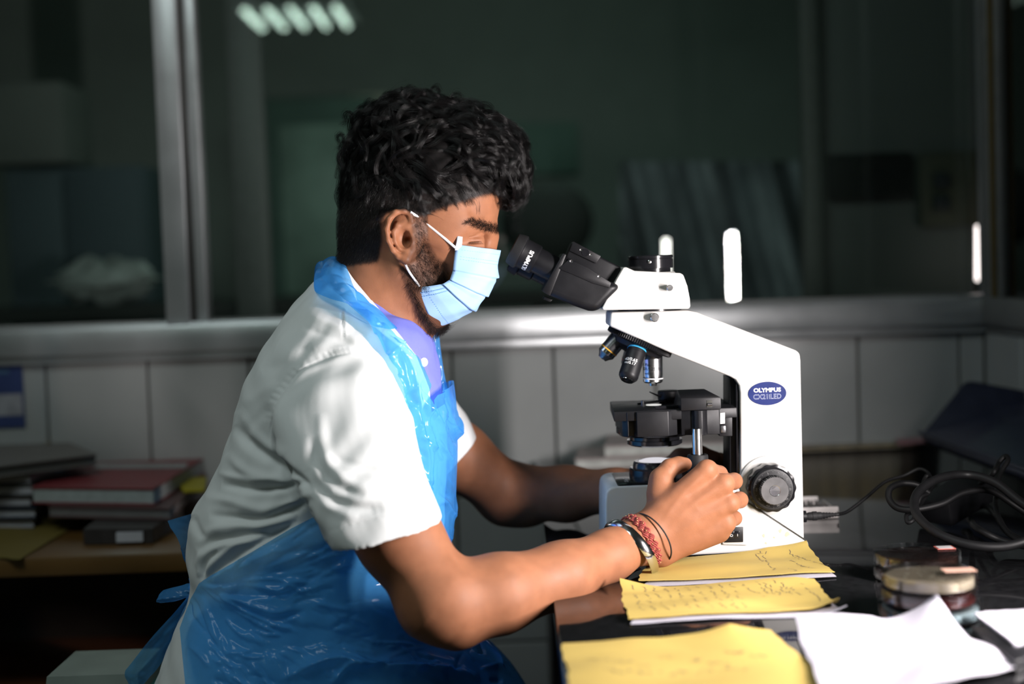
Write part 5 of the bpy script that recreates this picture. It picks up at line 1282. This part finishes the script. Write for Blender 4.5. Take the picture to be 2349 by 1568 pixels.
B_t = va.loft([(r[0] - (0 if r[1] > 1300 else 4), r[1], r[2] + 5, r[3], r[4], r[5] + .006) for r in TORSO], 90, 2.35); B_l = va.loft(LAP, 60, 2.6)
Bq = smin(B_t - .006, B_l, .05)
Va, Qa, Na = va.mesh(Bq)
Va = smooth_mesh(Va, Qa, 3); Na = normals(Va, Qa); Na = Na if (Na * (Va - Va.mean(0))).sum() > 0 else -Na
uva = near_px(Va)
KN = np.array((455., 1338.))
rs = random.Random(9); AP = []
def radial(a0, L0, L1, w0, amp, bend=0.):
    pts = []
    for t in np.linspace(0, 1, 6):
        r = L0 + (L1 - L0) * t; a = math.radians(a0 + bend * t * t); pts.append((KN[0] + r * math.cos(a), KN[1] + r * math.sin(a)))
    return (pts, w0, amp)
for k in range(46):
    a = rs.uniform(-30, 72); L0 = rs.uniform(6, 90); L1 = L0 + rs.uniform(90, 330)
    AP.append(radial(a, L0, L1, rs.uniform(3.0, 9), rs.choice((-1, 1)) * rs.uniform(1.2, 4.2), rs.uniform(-22, 6)))
for k in range(230):                             # crinkles over the lap and waist
    x, y = rs.uniform(430, 1150), rs.uniform(1200, 1560); a = math.atan2(y - KN[1], x - KN[0]) * .55 + rs.gauss(0, .45); L = rs.uniform(25, 120)
    AP.append(([(x, y), (x + L * .5 * math.cos(a), y + L * .5 * math.sin(a) + rs.uniform(-8, 8)), (x + L * math.cos(a), y + L * math.sin(a))], rs.uniform(2.2, 6), rs.choice((-1, 1)) * rs.uniform(.7, 2.6)))
for k in range(120):                             # crinkles of the bib
    x, y = rs.uniform(830, 1030), rs.uniform(700, 1200); a = rs.gauss(1.25, .50); L = rs.uniform(40, 150)
    AP.append(([(x, y), (x + L * .5 * math.cos(a) + rs.uniform(-6, 6), y + L * .5 * math.sin(a)), (x + L * math.cos(a), y + L * math.sin(a))], rs.uniform(3.0, 8), rs.choice((-1, 1)) * rs.uniform(1.2, 3.6)))
AP += [([(640, 1560), (760, 1510), (860, 1530), (980, 1545), (1100, 1555)], 16, 9), ([(760, 1568), (800, 1525), (840, 1535)], 8, 6), ([(560, 1500), (700, 1470), (850, 1470)], 14, -5), ([(900, 1390), (960, 1430), (1010, 1470)], 10, -4),
       ([(960, 960), (975, 1060), (960, 1150)], 10, 4), ([(1000, 950), (1008, 1060), (990, 1180)], 9, -4), ([(940, 860), (960, 940), (955, 1010)], 9, 3.5)]
AP = [(l_, w_ * .9, a_ * 2.0) for l_, w_, a_ in AP]
Va = strokes(Va, Na, uva, np.ones(len(Va), bool), AP, 1.2, -.0045)
Va = smooth_mesh(Va, Qa, 1, .5)
BIB = [(790, 690), (822, 694), (878, 733), (918, 768), (958, 810), (985, 880), (990, 934), (1012, 905), (1040, 880), (1060, 1000), (1060, 1320), (1300, 1500), (1300, 1800), (440, 1800), (428, 1600), (412, 1440), (436, 1375), (456, 1338), (470, 1328), (540, 1288), (600, 1252), (670, 1210), (735, 1180),
       (800, 1160), (960, 1150), (975, 1120), (950, 1060), (930, 980), (926, 905), (912, 855), (880, 790), (850, 742)]
s_ = poly_sdf(uva, BIB)
av, af = clip_mesh(Va, Qa, s_)
ap_o = obj_np('apron', av, af, M_APRON, man, label='translucent blue plastic apron')
print('apron', len(av), time.time() - _t)
ribbon('apron_neck_loop', [(784, 593, 1.905), (796, 614, 1.846), (806, 646, 1.822), (814, 672, 1.812), (822, 700, 1.804), (868, 737, 1.800), (926, 782, 1.824)], [(722, 642, 1.905), (724, 670, 1.815), (758, 688, 1.780), (800, 702, 1.762), (855, 742, 1.758), (892, 800, 1.772)], M_APRON, nu=110, nv=44, bulge=.013, pleats=2, pamp=.0032, thick=0, both=True, label='gathered blue neck loop', seed=3)
ribbon('apron_strap', [(946, 764, 1.945), (968, 800, 1.945), (986, 850, 1.945), (994, 900, 1.945), (990, 940, 1.94)], [(984, 722, 1.95), (1003, 742, 1.955), (1010, 800, 1.955), (1020, 860, 1.955), (1031, 905, 1.955)], M_APRON, nu=50, nv=14, bulge=.004, pleats=2, pamp=.002, thick=0, label='far blue strap of the apron', seed=8)
# ties
ribbon('apron_tie', [(456, 1330, 1.885), (432, 1290, 1.875), (405, 1235, 1.87), (384, 1194, 1.875)], [(462, 1326, 1.90), (448, 1280, 1.93), (442, 1225, 1.94), (438, 1178, 1.94)], M_APRON, nu=40, nv=16, bulge=.006, pleats=1, pamp=.002, thick=0, label='upright blue tie end', seed=5)
ribbon('apron_tie', [(458, 1330, 1.87), (430, 1338, 1.86), (400, 1345, 1.855), (376, 1352, 1.86)], [(458, 1348, 1.87), (432, 1366, 1.862), (402, 1376, 1.858), (373, 1381, 1.862)], M_APRON, nu=40, nv=20, bulge=.016, pleats=2, pamp=.003, thick=0, label='short blue tie stub', seed=6)
ribbon('apron_tie', [(444, 1352, 1.87), (400, 1402, 1.862), (345, 1462, 1.86), (300, 1520, 1.865), (286, 1545, 1.87), (296, 1564, 1.88)], [(452, 1362, 1.87), (425, 1420, 1.872), (395, 1475, 1.88), (362, 1530, 1.885), (335, 1562, 1.885), (312, 1580, 1.885)], M_APRON, nu=50, nv=16, bulge=.004, pleats=2, pamp=.003, thick=0, label='long hanging blue tie end', seed=7)
kb = BM(); kp = W(456, 1338, 1.872); bmesh.ops.create_icosphere(kb, subdivisions=3, radius=.013)
for v in kb.verts: v.co = v.co * (1 + .18 * math.sin(v.co.x * 700) * math.sin(v.co.z * 600 + 1)) + kp
obj('apron_knot', kb, M_APRON, man, label='blue tie knot')
# ---- face mask
rows = [(0.0, (1048, 561), (1147, 574), .062), (.08, (1044, 575), (1147, 588), .063), (.30, (1039, 620), (1139, 638), .064), (.50, (1032, 641), (1117, 680), .063), (.72, (1016, 651), (1087, 711), .062), (.88, (985, 656), (1052, 732), .061), (1.0, (953, 659), (1001, 751), .057)]
nu, nv = 61, 90; vv = np.linspace(0, 1, nv); rv = [r[0] for r in rows]
ex = np.interp(vv, rv, [r[1][0] for r in rows]); ey = np.interp(vv, rv, [r[1][1] for r in rows]); rx_ = np.interp(vv, rv, [r[2][0] for r in rows]); ry_ = np.interp(vv, rv, [r[2][1] for r in rows]); hw_ = np.interp(vv, rv, [r[3] for r in rows])
V = np.zeros((nu, nv, 3))
for j in range(nv):
    R_ = np.array(W(rx_[j], ry_[j], YH)); E_ = np.array(W(ex[j], ey[j], YH - hw_[j])); 
    for i in range(nu):
        a = math.pi * (i / (nu - 1)) ; c_, s_ = math.cos(a), math.sin(a)
        cc = math.copysign(abs(c_) ** .85, c_); ss = abs(s_) ** .85
        q = E_ + (R_ - E_) * ss; V[i, j] = (q[0], YH - hw_[j] * cc, q[2])
G = V.reshape(-1, 3); Fm = np.array(grid_faces(nu, nv)); Nm = normals(G, Fm)
cen = np.array(W(1020, 640, YH))
if ((G - cen) * Nm).sum() < 0: Nm = -Nm; Fm = Fm[:, ::-1].copy()
vj = np.tile(vv, nu); ui = np.repeat(np.linspace(0, 1, nu), nv)
ple = np.zeros(len(G))
for c in (.30, .50, .72): 
    t = (vj - c); ple += np.where((t > -.13) & (t < 0), .0030 * (1 + t / .13), 0) - .0012 * np.exp(-((t - .008) / .012) ** 2)
wrk = .0012 * np.sin(18 * vj + 9 * np.sin(4 * ui)) * np.sin(3.14 * ui) ** 2 + .0009 * np.sin(30 * ui + 14 * vj)
Gm = G + Nm * (ple + wrk * .7)[:, None]
M_MASK = mat('pale_blue_nonwoven', (.34, .54, .82), .85, spec=.2, var=.03, scale=60, bump=.2, bscale=1600)
msk = obj_np('face_mask', Gm, Fm, M_MASK, man, label='pale blue pleated face mask')
md = msk.modifiers.new('thickness', 'SOLIDIFY'); md.thickness = .0014; md.offset = -1
# stitched dots
def stitch(jf, u0, u1, n, du=.008, dv=.0016, vert=False, uf=None):
    Vs, Fs = [], []
    def at(u, v):
        i, j = np.clip(u, 0, 1) * (nu - 1), np.clip(v, 0, 1) * (nv - 1); i0, j0 = int(min(i, nu - 2)), int(min(j, nv - 2)); f, g = i - i0, j - j0; M_ = Gm.reshape(nu, nv, 3); K = Nm.reshape(nu, nv, 3)
        return (M_[i0, j0] * (1 - f) * (1 - g) + M_[i0 + 1, j0] * f * (1 - g) + M_[i0, j0 + 1] * (1 - f) * g + M_[i0 + 1, j0 + 1] * f * g) + K[i0, j0] * .0006
    for t in np.linspace(u0, u1, n):
        qs = [(jf - dv, t), (jf + dv, t), (jf + dv, t + du), (jf - dv, t + du)] if vert else [(t, jf - dv), (t + du, jf - dv), (t + du, jf + dv), (t, jf + dv)]
        k = len(Vs); Vs += [at(*q).tolist() for q in qs]; Fs.append((k, k + 1, k + 2, k + 3))
    return Vs, Fs
Vs, Fs = [], []
for a_ in [stitch(.06, .03, .49, 26), stitch(.135, .03, .49, 26), stitch(.165, .03, .49, 26), stitch(.03, .74, .97, 14, .010, .003, True), stitch(.055, .74, .97, 14, .010, .003, True), stitch(.93, .03, .45, 22)]:
    k = len(Vs); Vs += a_[0]; Fs += [tuple(i + k for i in f) for f in a_[1]]
o = obj_np('mask_stitching', Vs, Fs, mat('stitch_blue', (.16, .36, .68), .8), msk, smooth=False); o['kind'] = 'stuff'
tabb = ribbon('mask_tab', [(1049, 541, 1.826), (1047, 556, 1.825), (1043, 574, 1.825)], [(1061, 543, 1.827), (1060, 556, 1.827), (1057, 572, 1.829)], mat('white_nonwoven', (.75, .78, .85), .85), nu=10, nv=4, thick=.0012, label='white folded mask corner')
M_LOOP = mat('white_elastic', (.80, .80, .80), .8)
obj('ear_loop', tube([W(941, 486, 1.806), W(965, 502, 1.818), W(1005, 534, 1.821), W(1045, 568, 1.826)], .0017, 8, 30), M_LOOP, man, label='white upper ear loop')
obj('ear_loop', tube([W(925, 594, 1.812), W(938, 622, 1.818), W(962, 656, 1.830)], .0015, 8, 24), M_LOOP, man, label='white lower ear loop')

# ---- hair
HB_ = [ELL((958, 405, YH), (.0975, .0830, .1030), 8, .02), ELL((1062, 352, YH), (.062, .070, .058), 25, .02), ELL((1125, 368, YH), (.040, .056, .042), 35, .02), ELL((905, 330, YH), (.058, .066, .050), -25, .02), ELL((1165, 415, YH), (.0190, .040, .028), 20, .012)]
def hair_d(X):
    d = field(HB_, X.astype(np.float32), .2).astype(float)
    return d
def hair_lump(X):
    return .0040 * np.sin(X[:, 0] * 150 + 2 * np.sin(X[:, 2] * 90)) * np.sin(X[:, 2] * 140 + 1.5 * np.sin(X[:, 1] * 120)) + .0030 * np.sin(X[:, 1] * 170 + X[:, 0] * 90) * np.sin(X[:, 2] * 190)
Vh, Qh = polygonise(HB_, .0030); Vh, Qh, Nh = outward(Vh, Qh)
Vh = Vh + Nh * (hair_lump(Vh) - .004)[:, None]
HAIRLINE = [(1150, 430), (1112, 430), (1075, 436), (1040, 444), (1005, 450), (962, 448), (930, 440), (890, 440), (850, 460), (740, 460), (740, 100), (1300, 100), (1300, 470), (1180, 462)]
M_HAIRIN = mat('black_hair_mass', (.004, .0035, .0035), .8, spec=.1)
cv, cf = clip_mesh(Vh, Qh, poly_sdf(mid_px(Vh), HAIRLINE))
hair = obj_np('hair', cv, cf, M_HAIRIN, man, label='thick wavy black hair, short at the sides')
def hair_mat(name, rgb, r, spec):
    m = mat(name, rgb, r, spec=spec, var=.2, scale=20, rvar=0); return m
M_HAIR = hair_mat('black_hair', (.005, .0044, .0046), .28, .34)
M_BEARD = hair_mat('dark_beard', (.010, .007, .005), .6, .15)
def strands(name, P, rad, m, parent, tip=.3):
    """P: (n, k, 3) points"""
    n, k, _ = P.shape; cu = bpy.data.hair_curves.new(name); cu.add_curves([k] * n)
    cu.attributes['position'].data.foreach_set('vector', (P - np.array(ORG.get(parent.name, Vector()))).astype(np.float32).ravel())
    ra = cu.attributes.get('radius') or cu.attributes.new('radius', 'FLOAT', 'POINT')
    ra.data.foreach_set('value', np.tile(np.linspace(1, tip, k) * rad, n).astype(np.float32))
    try: cu.set_types(type='POLY')
    except Exception: pass
    cu.materials.append(m); o = bpy.data.objects.new(name, cu); _link(o, parent); ORG[o.name] = ORG.get(parent.name, Vector()); o['kind'] = 'stuff'
    return o
def grad(f, X, e=.0012):
    g = np.stack([f(X + np.eye(3)[i] * e) - f(X - np.eye(3)[i] * e) for i in range(3)], 1); return g / (np.linalg.norm(g, axis=1)[:, None] + 1e-9)
rng = np.random.RandomState(12)
# long wavy locks follow the outline of the hair and curl off it
top = poly_sdf(mid_px(Vh), [(1160, 440), (1112, 446), (1075, 448), (1020, 452), (960, 438), (880, 418), (780, 400), (740, 380), (740, 100), (1300, 100), (1300, 480), (1190, 470)]) > 0
cand = np.nonzero(top)[0]; NG = 520
gi = rng.choice(cand, NG, replace=False); G0 = Vh[gi]; K = 26
mpx = mid_px(G0)
def comb(X):
    uv = mid_px(X); fx = np.clip((uv[:, 0] - 860) / 220, -1, 1); d = np.zeros_like(X)
    d[:, 0] = .9 * fx + .25; d[:, 2] = .35 - 1.1 * np.clip((uv[:, 0] - 1060) / 120, 0, 1) - .9 * np.clip((uv[:, 1] - 330) / 120, 0, 1) - .6 * np.clip((840 - uv[:, 0]) / 60, 0, 1); d[:, 1] = (X[:, 1] - YH) * 4 * np.clip((330 - uv[:, 1]) / 100, 0, 1)
    return d
seg = rng.uniform(.0030, .0047, NG); X = G0 - Nh[gi] * .004; lift = rng.uniform(0.0, .0085, NG); jit = rng.normal(0, .50, (NG, 3)); path = [X.copy()]
for k in range(K - 1):
    n_ = grad(hair_d, X); d = comb(X) + jit; d -= n_ * (d * n_).sum(1)[:, None]; d /= np.linalg.norm(d, axis=1)[:, None] + 1e-9
    X = X + d * seg[:, None]; t = k / (K - 2); tgt = -.004 + (lift + .004) * min(1, t * 2.0)
    X = X - n_ * (hair_d(X) - tgt)[:, None] * .8
    path.append(X.copy())
path = np.stack(path, 1)                                # NG, K, 3
tg = np.gradient(path, axis=1); tg /= np.linalg.norm(tg, axis=2)[..., None] + 1e-9
n0 = grad(hair_d, path.reshape(-1, 3)).reshape(path.shape); bnm = np.cross(tg, n0)
s_ = np.linspace(0, 1, K)[None]; freq = rng.uniform(.9, 1.8, NG)[:, None] * 6.28; ph = rng.uniform(0, 6.28, NG)[:, None]; amp = rng.uniform(.0045, .0090, NG)[:, None] * (.3 + .9 * s_)
path = path + bnm * (amp * np.sin(freq * s_ + ph))[..., None] + n0 * (amp * .75 * np.cos(freq * s_ + ph))[..., None]
NC = 44; ch = []
ang = rng.uniform(0, 6.28, (NG, NC)); rad = np.sqrt(rng.uniform(0, 1, (NG, NC))) * rng.uniform(.0022, .0048, (NG, 1))
prof = (.75 + .5 * np.sin(np.pi * s_[0])) * (1 - .45 * s_[0])
fr = rng.normal(0, .0005, (NG, NC, 1, 3)) * np.linspace(.3, 1.6, K)[None, None, :, None]
cl_ = path[:, None] + (bnm[:, None] * (rad * np.cos(ang))[..., None, None] + n0[:, None] * (rad * np.sin(ang))[..., None, None]) * prof[None, None, :, None] + fr
cl_ += n0[:, None] * (.0010 * np.sin(9 * s_[0] + 6 * ang[..., None]))[..., None]
strands('lock', cl_.reshape(-1, K, 3), .00010, M_HAIR, hair)
# loose curls at the front and flyaways
def curl_lock(p0, p1, p2, turns, r, n, spread, seed, K_=30):
    rs_ = np.random.RandomState(seed); C = catmull([p0, p1, p2], K_); t = np.linspace(0, 1, K_); T = np.gradient(C, axis=0); T /= np.linalg.norm(T, axis=1)[:, None]
    u = np.cross(T, (0, 1, 0.2)); u /= np.linalg.norm(u, axis=1)[:, None]; v = np.cross(T, u); out = []
    for i in range(n):
        a0 = rs_.normal(0, .35); rr_ = r * rs_.uniform(.7, 1.3); dz = rs_.normal(0, spread, 3)
        out.append(C + dz * (.4 + t[:, None]) + (u * np.cos(turns * 6.28 * t + a0)[:, None] + v * np.sin(turns * 6.28 * t + a0)[:, None]) * (rr_ * np.sin(np.pi * np.clip(t * .8 + .1, 0, 1)))[:, None])
    return np.array(out)
cur = []
for i in range(60):
    y = YH + rng.uniform(-.058, .058); e = math.sqrt(max(0, 1 - ((y - YH) / .066) ** 2))
    bx = 1090 + 70 * e + rng.uniform(-15, 10); by = 340 + rng.uniform(-60, 60)
    ex_, ey_ = bx + rng.uniform(10, 45) * (e + .2), by + rng.uniform(45, 95); ey_ = min(ey_, 478)
    if y < YH - .035: ex_, ey_ = bx - rng.uniform(-10, 40), min(by + rng.uniform(50, 110), 468)
    cur.append(curl_lock(W(bx - 30, by - 20, y), W((bx + ex_) / 2 + 18, (by + ey_) / 2 - 8, y), W(ex_ - 6, ey_, y), rng.uniform(.7, 1.6), rng.uniform(.004, .0085), 34, .0017, i))
for (a, b, c, y) in (((1060, 290), (1075, 268), (1082, 248), YH), ((905, 235), (925, 208), (955, 205), YH - .01), ((960, 225), (985, 203), (1010, 212), YH + .01), ((1010, 235), (1035, 215), (1060, 232), YH), ((820, 290), (795, 268), (782, 285), YH), ((850, 265), (835, 243), (860, 235), YH - .02), ((800, 330), (780, 318), (772, 340), YH), ((805, 370), (783, 368), (778, 395), YH - .01), ((1110, 290), (1140, 275), (1165, 305), YH), ((1150, 320), (1185, 325), (1200, 365), YH - .01), ((1150, 350), (1200, 360), (1210, 420), YH + .02), ((1150, 380), (1205, 410), (1198, 470), YH - .005), ((1160, 400), (1196, 440), (1176, 478), YH + .01), ((1130, 330), (1200, 370), (1212, 440), YH - .015), ((1120, 400), (1160, 420), (1150, 455), YH - .03), ((1040, 420), (1060, 455), (1085, 470), YH - .060), ((1000, 430), (1020, 462), (1052, 474), YH - .066), ((960, 420), (975, 455), (1004, 474), YH - .072)):
    cur.append(curl_lock(W(*a, y), W(*b, y), W(*c, y), 1.2, .0065, 60, .0016, int(a[0])))
strands('curl', np.concatenate(cur), .00011, M_HAIR, hair)
fly = []
for i in range(420):
    k = rng.randint(NG); C = path[k].copy(); t = np.linspace(0, 1, K)[:, None]
    C = C + n0[k] * (t * rng.uniform(.002, .014)) + rng.normal(0, .004, 3) * t; fly.append(C)
strands('flyaway_hair', np.array(fly), .00006, M_HAIR, hair)
# short hair on sides and nape, beard, brows
def sample(mask, n, seed):
    r = np.random.RandomState(seed); f = Qb[mask[Qb].all(1)]; a = np.linalg.norm(np.cross(Vb[f[:, 2]] - Vb[f[:, 0]], Vb[f[:, 3]] - Vb[f[:, 1]]), axis=1); idx = r.choice(len(f), n, p=a / a.sum())
    u, v = r.rand(n, 1), r.rand(n, 1); q = Vb[f[idx]]
    P = q[:, 0] * (1 - u) * (1 - v) + q[:, 1] * u * (1 - v) + q[:, 2] * u * v + q[:, 3] * (1 - u) * v; nn = Nb2[f[idx, 0]]
    return P, nn
Nb2 = normals(Vb, Qb); Nb2 = Nb2 if (Nb2 * Nb).sum() > 0 else -Nb2
def short(P, nn, d, ln, out, K_, curl=0., seed=0):
    r = np.random.RandomState(seed); n = len(P); d = d + r.normal(0, .35, (n, 3)); d = d - nn * (d * nn).sum(1)[:, None]; d /= np.linalg.norm(d, axis=1)[:, None] + 1e-9
    t = np.linspace(0, 1, K_)[None, :, None]; ln = np.asarray(ln).reshape(-1, 1, 1); o_ = np.asarray(out).reshape(-1, 1, 1) if not np.isscalar(out) else out
    S = P[:, None] - nn[:, None] * .0006 + (d[:, None] * t + nn[:, None] * o_ * np.sin(t * 1.9)) * ln
    if curl:
        b = np.cross(d, nn); ph_ = r.uniform(0, 6.28, (n, 1, 1)); S = S + (b[:, None] * np.sin(9 * t + ph_) + nn[:, None] * np.cos(9 * t + ph_)) * curl * t
    return S
ear_px = [(888, 480), (945, 480), (955, 600), (905, 610), (880, 560)]
not_ear = ~(in_poly(uvb, ear_px)) | (Vb[:, 1] > YH)
SIDE = in_poly(mp, SCALP) & headz & (np.abs(Vb[:, 1] - YH) < .0765)
P_, n_ = sample(SIDE, 15000, 1); m_ = mid_px(P_)
ln = np.clip(.016 - .010 * np.clip((m_[:, 1] - 380) / 160, 0, 1) - .004 * np.clip((m_[:, 0] - 930) / 60, 0, 1) * (m_[:, 1] > 430), .0035, .02) * np.random.RandomState(3).uniform(.7, 1.2, len(P_))
dd = np.zeros_like(P_); dd[:, 0] = np.where(m_[:, 0] > 1000, .5, -.25); dd[:, 2] = -1.0
strands('short_hair', short(P_, n_, dd, ln, .42, 5, seed=2), .00010, M_HAIR, hair)
BE = in_poly(mp, BEARD) & headz & not_ear
P_, n_ = sample(BE, 12000, 5); m_ = mid_px(P_); wgt = np.clip(poly_sdf(m_, BEARD) / 14, .12, 1); keep = (np.random.RandomState(8).rand(len(P_)) < wgt) & ~(poly_sdf(m_, [(1048, 561), (1147, 574), (1160, 640), (1100, 720), (1001, 751), (953, 659), (1016, 651), (1039, 620)]) > 1); P_, n_, m_ = P_[keep], n_[keep], m_[keep]
ln = np.clip(.0045 + .0085 * np.clip((m_[:, 1] - 560) / 130, 0, 1), .003, .015) * np.random.RandomState(6).uniform(.6, 1.3, len(P_))
dd = np.zeros_like(P_); dd[:, 0] = .45; dd[:, 2] = -1
strands('beard', short(P_, n_, dd, ln, .45, 7, .0009, 7), .00010, M_BEARD, man)
for s in (-1, 1):
    bm_ = in_poly(mid_px(Vb), [(1064, 517), (1085, 506), (1112, 508), (1142, 518), (1142, 533), (1112, 528), (1085, 520)]) & headz & (((Vb[:, 1] - YH) * s) > .004)
    P_, n_ = sample(bm_, 2300, 9); dd = np.zeros_like(P_); dd[:, 0] = -1; dd[:, 2] = .12
    strands('eyebrow', short(P_, n_, dd, np.random.RandomState(2).uniform(.004, .007, len(P_)), .22, 5, seed=4), .00010, M_BEARD, man)
    el = []
    for t in np.linspace(0, 1, 26):
        a_ = Vector(W(1105 - 26 * t, 554 + 2.5 * t, YH)); a_.y = YH + s * (.0450 + .0062 * t)
        b_ = a_ + Vector((.004 - .004 * t, s * .004, -.004)); el.append(catmull([a_, (a_ + b_) / 2 + Vector((0, s * .0015, -.0012)), b_], 5))
    strands('eyelash', np.array(el), .00013, M_BEARD, man)

# ---- wrist ornaments
def ring_on(cx, cy, cY, along, ra, rb, tilt_y=0.):
    """points of an oval round the forearm; along = picture direction of the arm"""
    c = W(cx, cy, cY); d = (W(cx + along[0], cy + along[1], cY) - c).normalized(); d = (d + Vector((0, tilt_y, 0))).normalized(); f, u, v = frame_of(d)
    e1 = Vector((0, 1, 0)); e1 = (e1 - d * e1.dot(d)).normalized(); e2 = d.cross(e1)
    return [c + e1 * (rb * math.cos(a)) + e2 * (ra * math.sin(a)) for a in np.linspace(0, 2 * math.pi, 64)]
def ring_mesh(pts, prof, bm=None):
    b = bmesh.new(); P = [Vector(p) for p in pts[:-1]]; n = len(P); c = sum(P, Vector()) / n; rings = []
    for i in range(n):
        t = (P[(i + 1) % n] - P[i - 1]).normalized(); r = (P[i] - c); r = (r - t * r.dot(t)).normalized(); w_ = t.cross(r)
        rings.append([b.verts.new(P[i] + r * a + w_ * q) for a, q in prof])
    for i in range(n):
        A_, B_ = rings[i], rings[(i + 1) % n]
        for k in range(len(prof)): b.faces.new((A_[k], A_[(k + 1) % len(prof)], B_[(k + 1) % len(prof)], B_[k]))
    bmesh.ops.recalc_face_normals(b, faces=b.faces)
    return merge(bm, b) if bm is not None else b
kp_ = [(-.0022, -.0050), (.0006, -.0062), (.0020, -.0030), (.0020, .0030), (.0006, .0062), (-.0022, .0050)]
obj('steel_bangle', ring_mesh(ring_on(1447, 1260, 1.778, (62, -44), .0425, .0440, .42), kp_), M_CHROME, man, angle=25, label='plain polished steel bangle')
M_RED_T = mat('red_thread', (.30, .055, .045), .85, var=.5, scale=900); M_GOLD_T = mat('ochre_thread', (.48, .28, .12), .8)
base_r = ring_on(1470, 1240, 1.784, (60, -30), .0345, .0375, .34)
bb = BM(); c_ = sum(base_r[:-1], Vector()) / 63
for st_ in range(6):
    pts = []
    for i in range(200):
        a = 2 * math.pi * i / 199; f = a / (2 * math.pi) * 63; i0 = int(f) % 63; q = base_r[i0].lerp(base_r[(i0 + 1) % 63], f - int(f)); r_ = (q - c_).normalized(); w_ = (W(1533, 1216, 1.784) - W(1473, 1246, 1.784)).normalized()
        pts.append(q + r_ * (.0009 * math.cos(22 * a + st_ * 1.05)) + w_ * (.0052 * (st_ / 5 - .5) * 1.6 + .0013 * math.sin(22 * a + st_ * 1.05)))
    tube(pts, .00125, 5, smooth=False, bm=bb)
rb_ = obj('thread_bracelet', bb, M_RED_T, man, label='braided red thread bracelet')
bb = BM()
for k in range(48):
    q = base_r[(k * 63) // 48]; r_ = (q - c_).normalized(); w_ = (W(1533, 1216, 1.784) - W(1473, 1246, 1.784)).normalized()
    p_ = q + r_ * .0019 + w_ * (.0036 * math.sin(k * 2.4)); bmesh.ops.create_icosphere(bb, subdivisions=1, radius=.0009, matrix=Matrix.Translation(p_))
o = obj('fleck', bb, M_GOLD_T, rb_); o['kind'] = 'stuff'
obj('cord_bracelet', tube(ring_on(1494, 1233, 1.786, (58, -32), .0350, .0340, .62), .0010, 8, 90), mat('black_thread', (.01, .01, .01), .7), man, label='thin black cord bracelet')

# ---- trousers, shoes and the stool out of view below
M_TRS = mat('dark_trousers', (.03, .032, .04), .8)
tb_ = BM()
for s in (-1, 1):
    y = YP + s * .10; hipx, kneex = W(640, 1600, YP).x, W(1130, 1660, YP).x
    tube([(hipx, y, .545), ((hipx + kneex) / 2, y, .535), (kneex, y, .515)], [.085, .08, .068], 16, 12, bm=tb_); tube([(kneex + .005, y, .515), (kneex + .02, y, .30), (kneex - .02, y, .08)], [.068, .058, .05], 16, 12, bm=tb_)
obj('trousers', tb_, M_TRS, man)
for s in (-1, 1):
    b = BM(); bmesh.ops.create_uvsphere(b, u_segments=20, v_segments=10, radius=1)
    for v in b.verts: v.co = Vector((kneex + .04 + v.co.x * .13, YP + s * .10 + v.co.y * .045, max(.002, .045 + v.co.z * .055)))
    obj('shoe', b, M_RUBBER, man)
stl = thing('stool', (hipx, YP, 0), 'plain dark stool under the seated man, hidden by the apron', 'stool')
obj('seat', lathe((hipx - .02, YP, .425), (0, 0, 1), [(0, .15), (.004, .165), (.03, .165), (.036, .15)], 40), M_TRS, stl)
for a in range(4):
    c_, s2 = math.cos(a * 1.571 + .785), math.sin(a * 1.571 + .785)
    obj('leg', tube([(hipx - .02 + c_ * .10, YP + s2 * .10, .428), (hipx - .02 + c_ * .17, YP + s2 * .17, .0)], .012, 10, 4, smooth=False), M_DARKSTEEL, stl)
print('all', time.time() - _t)
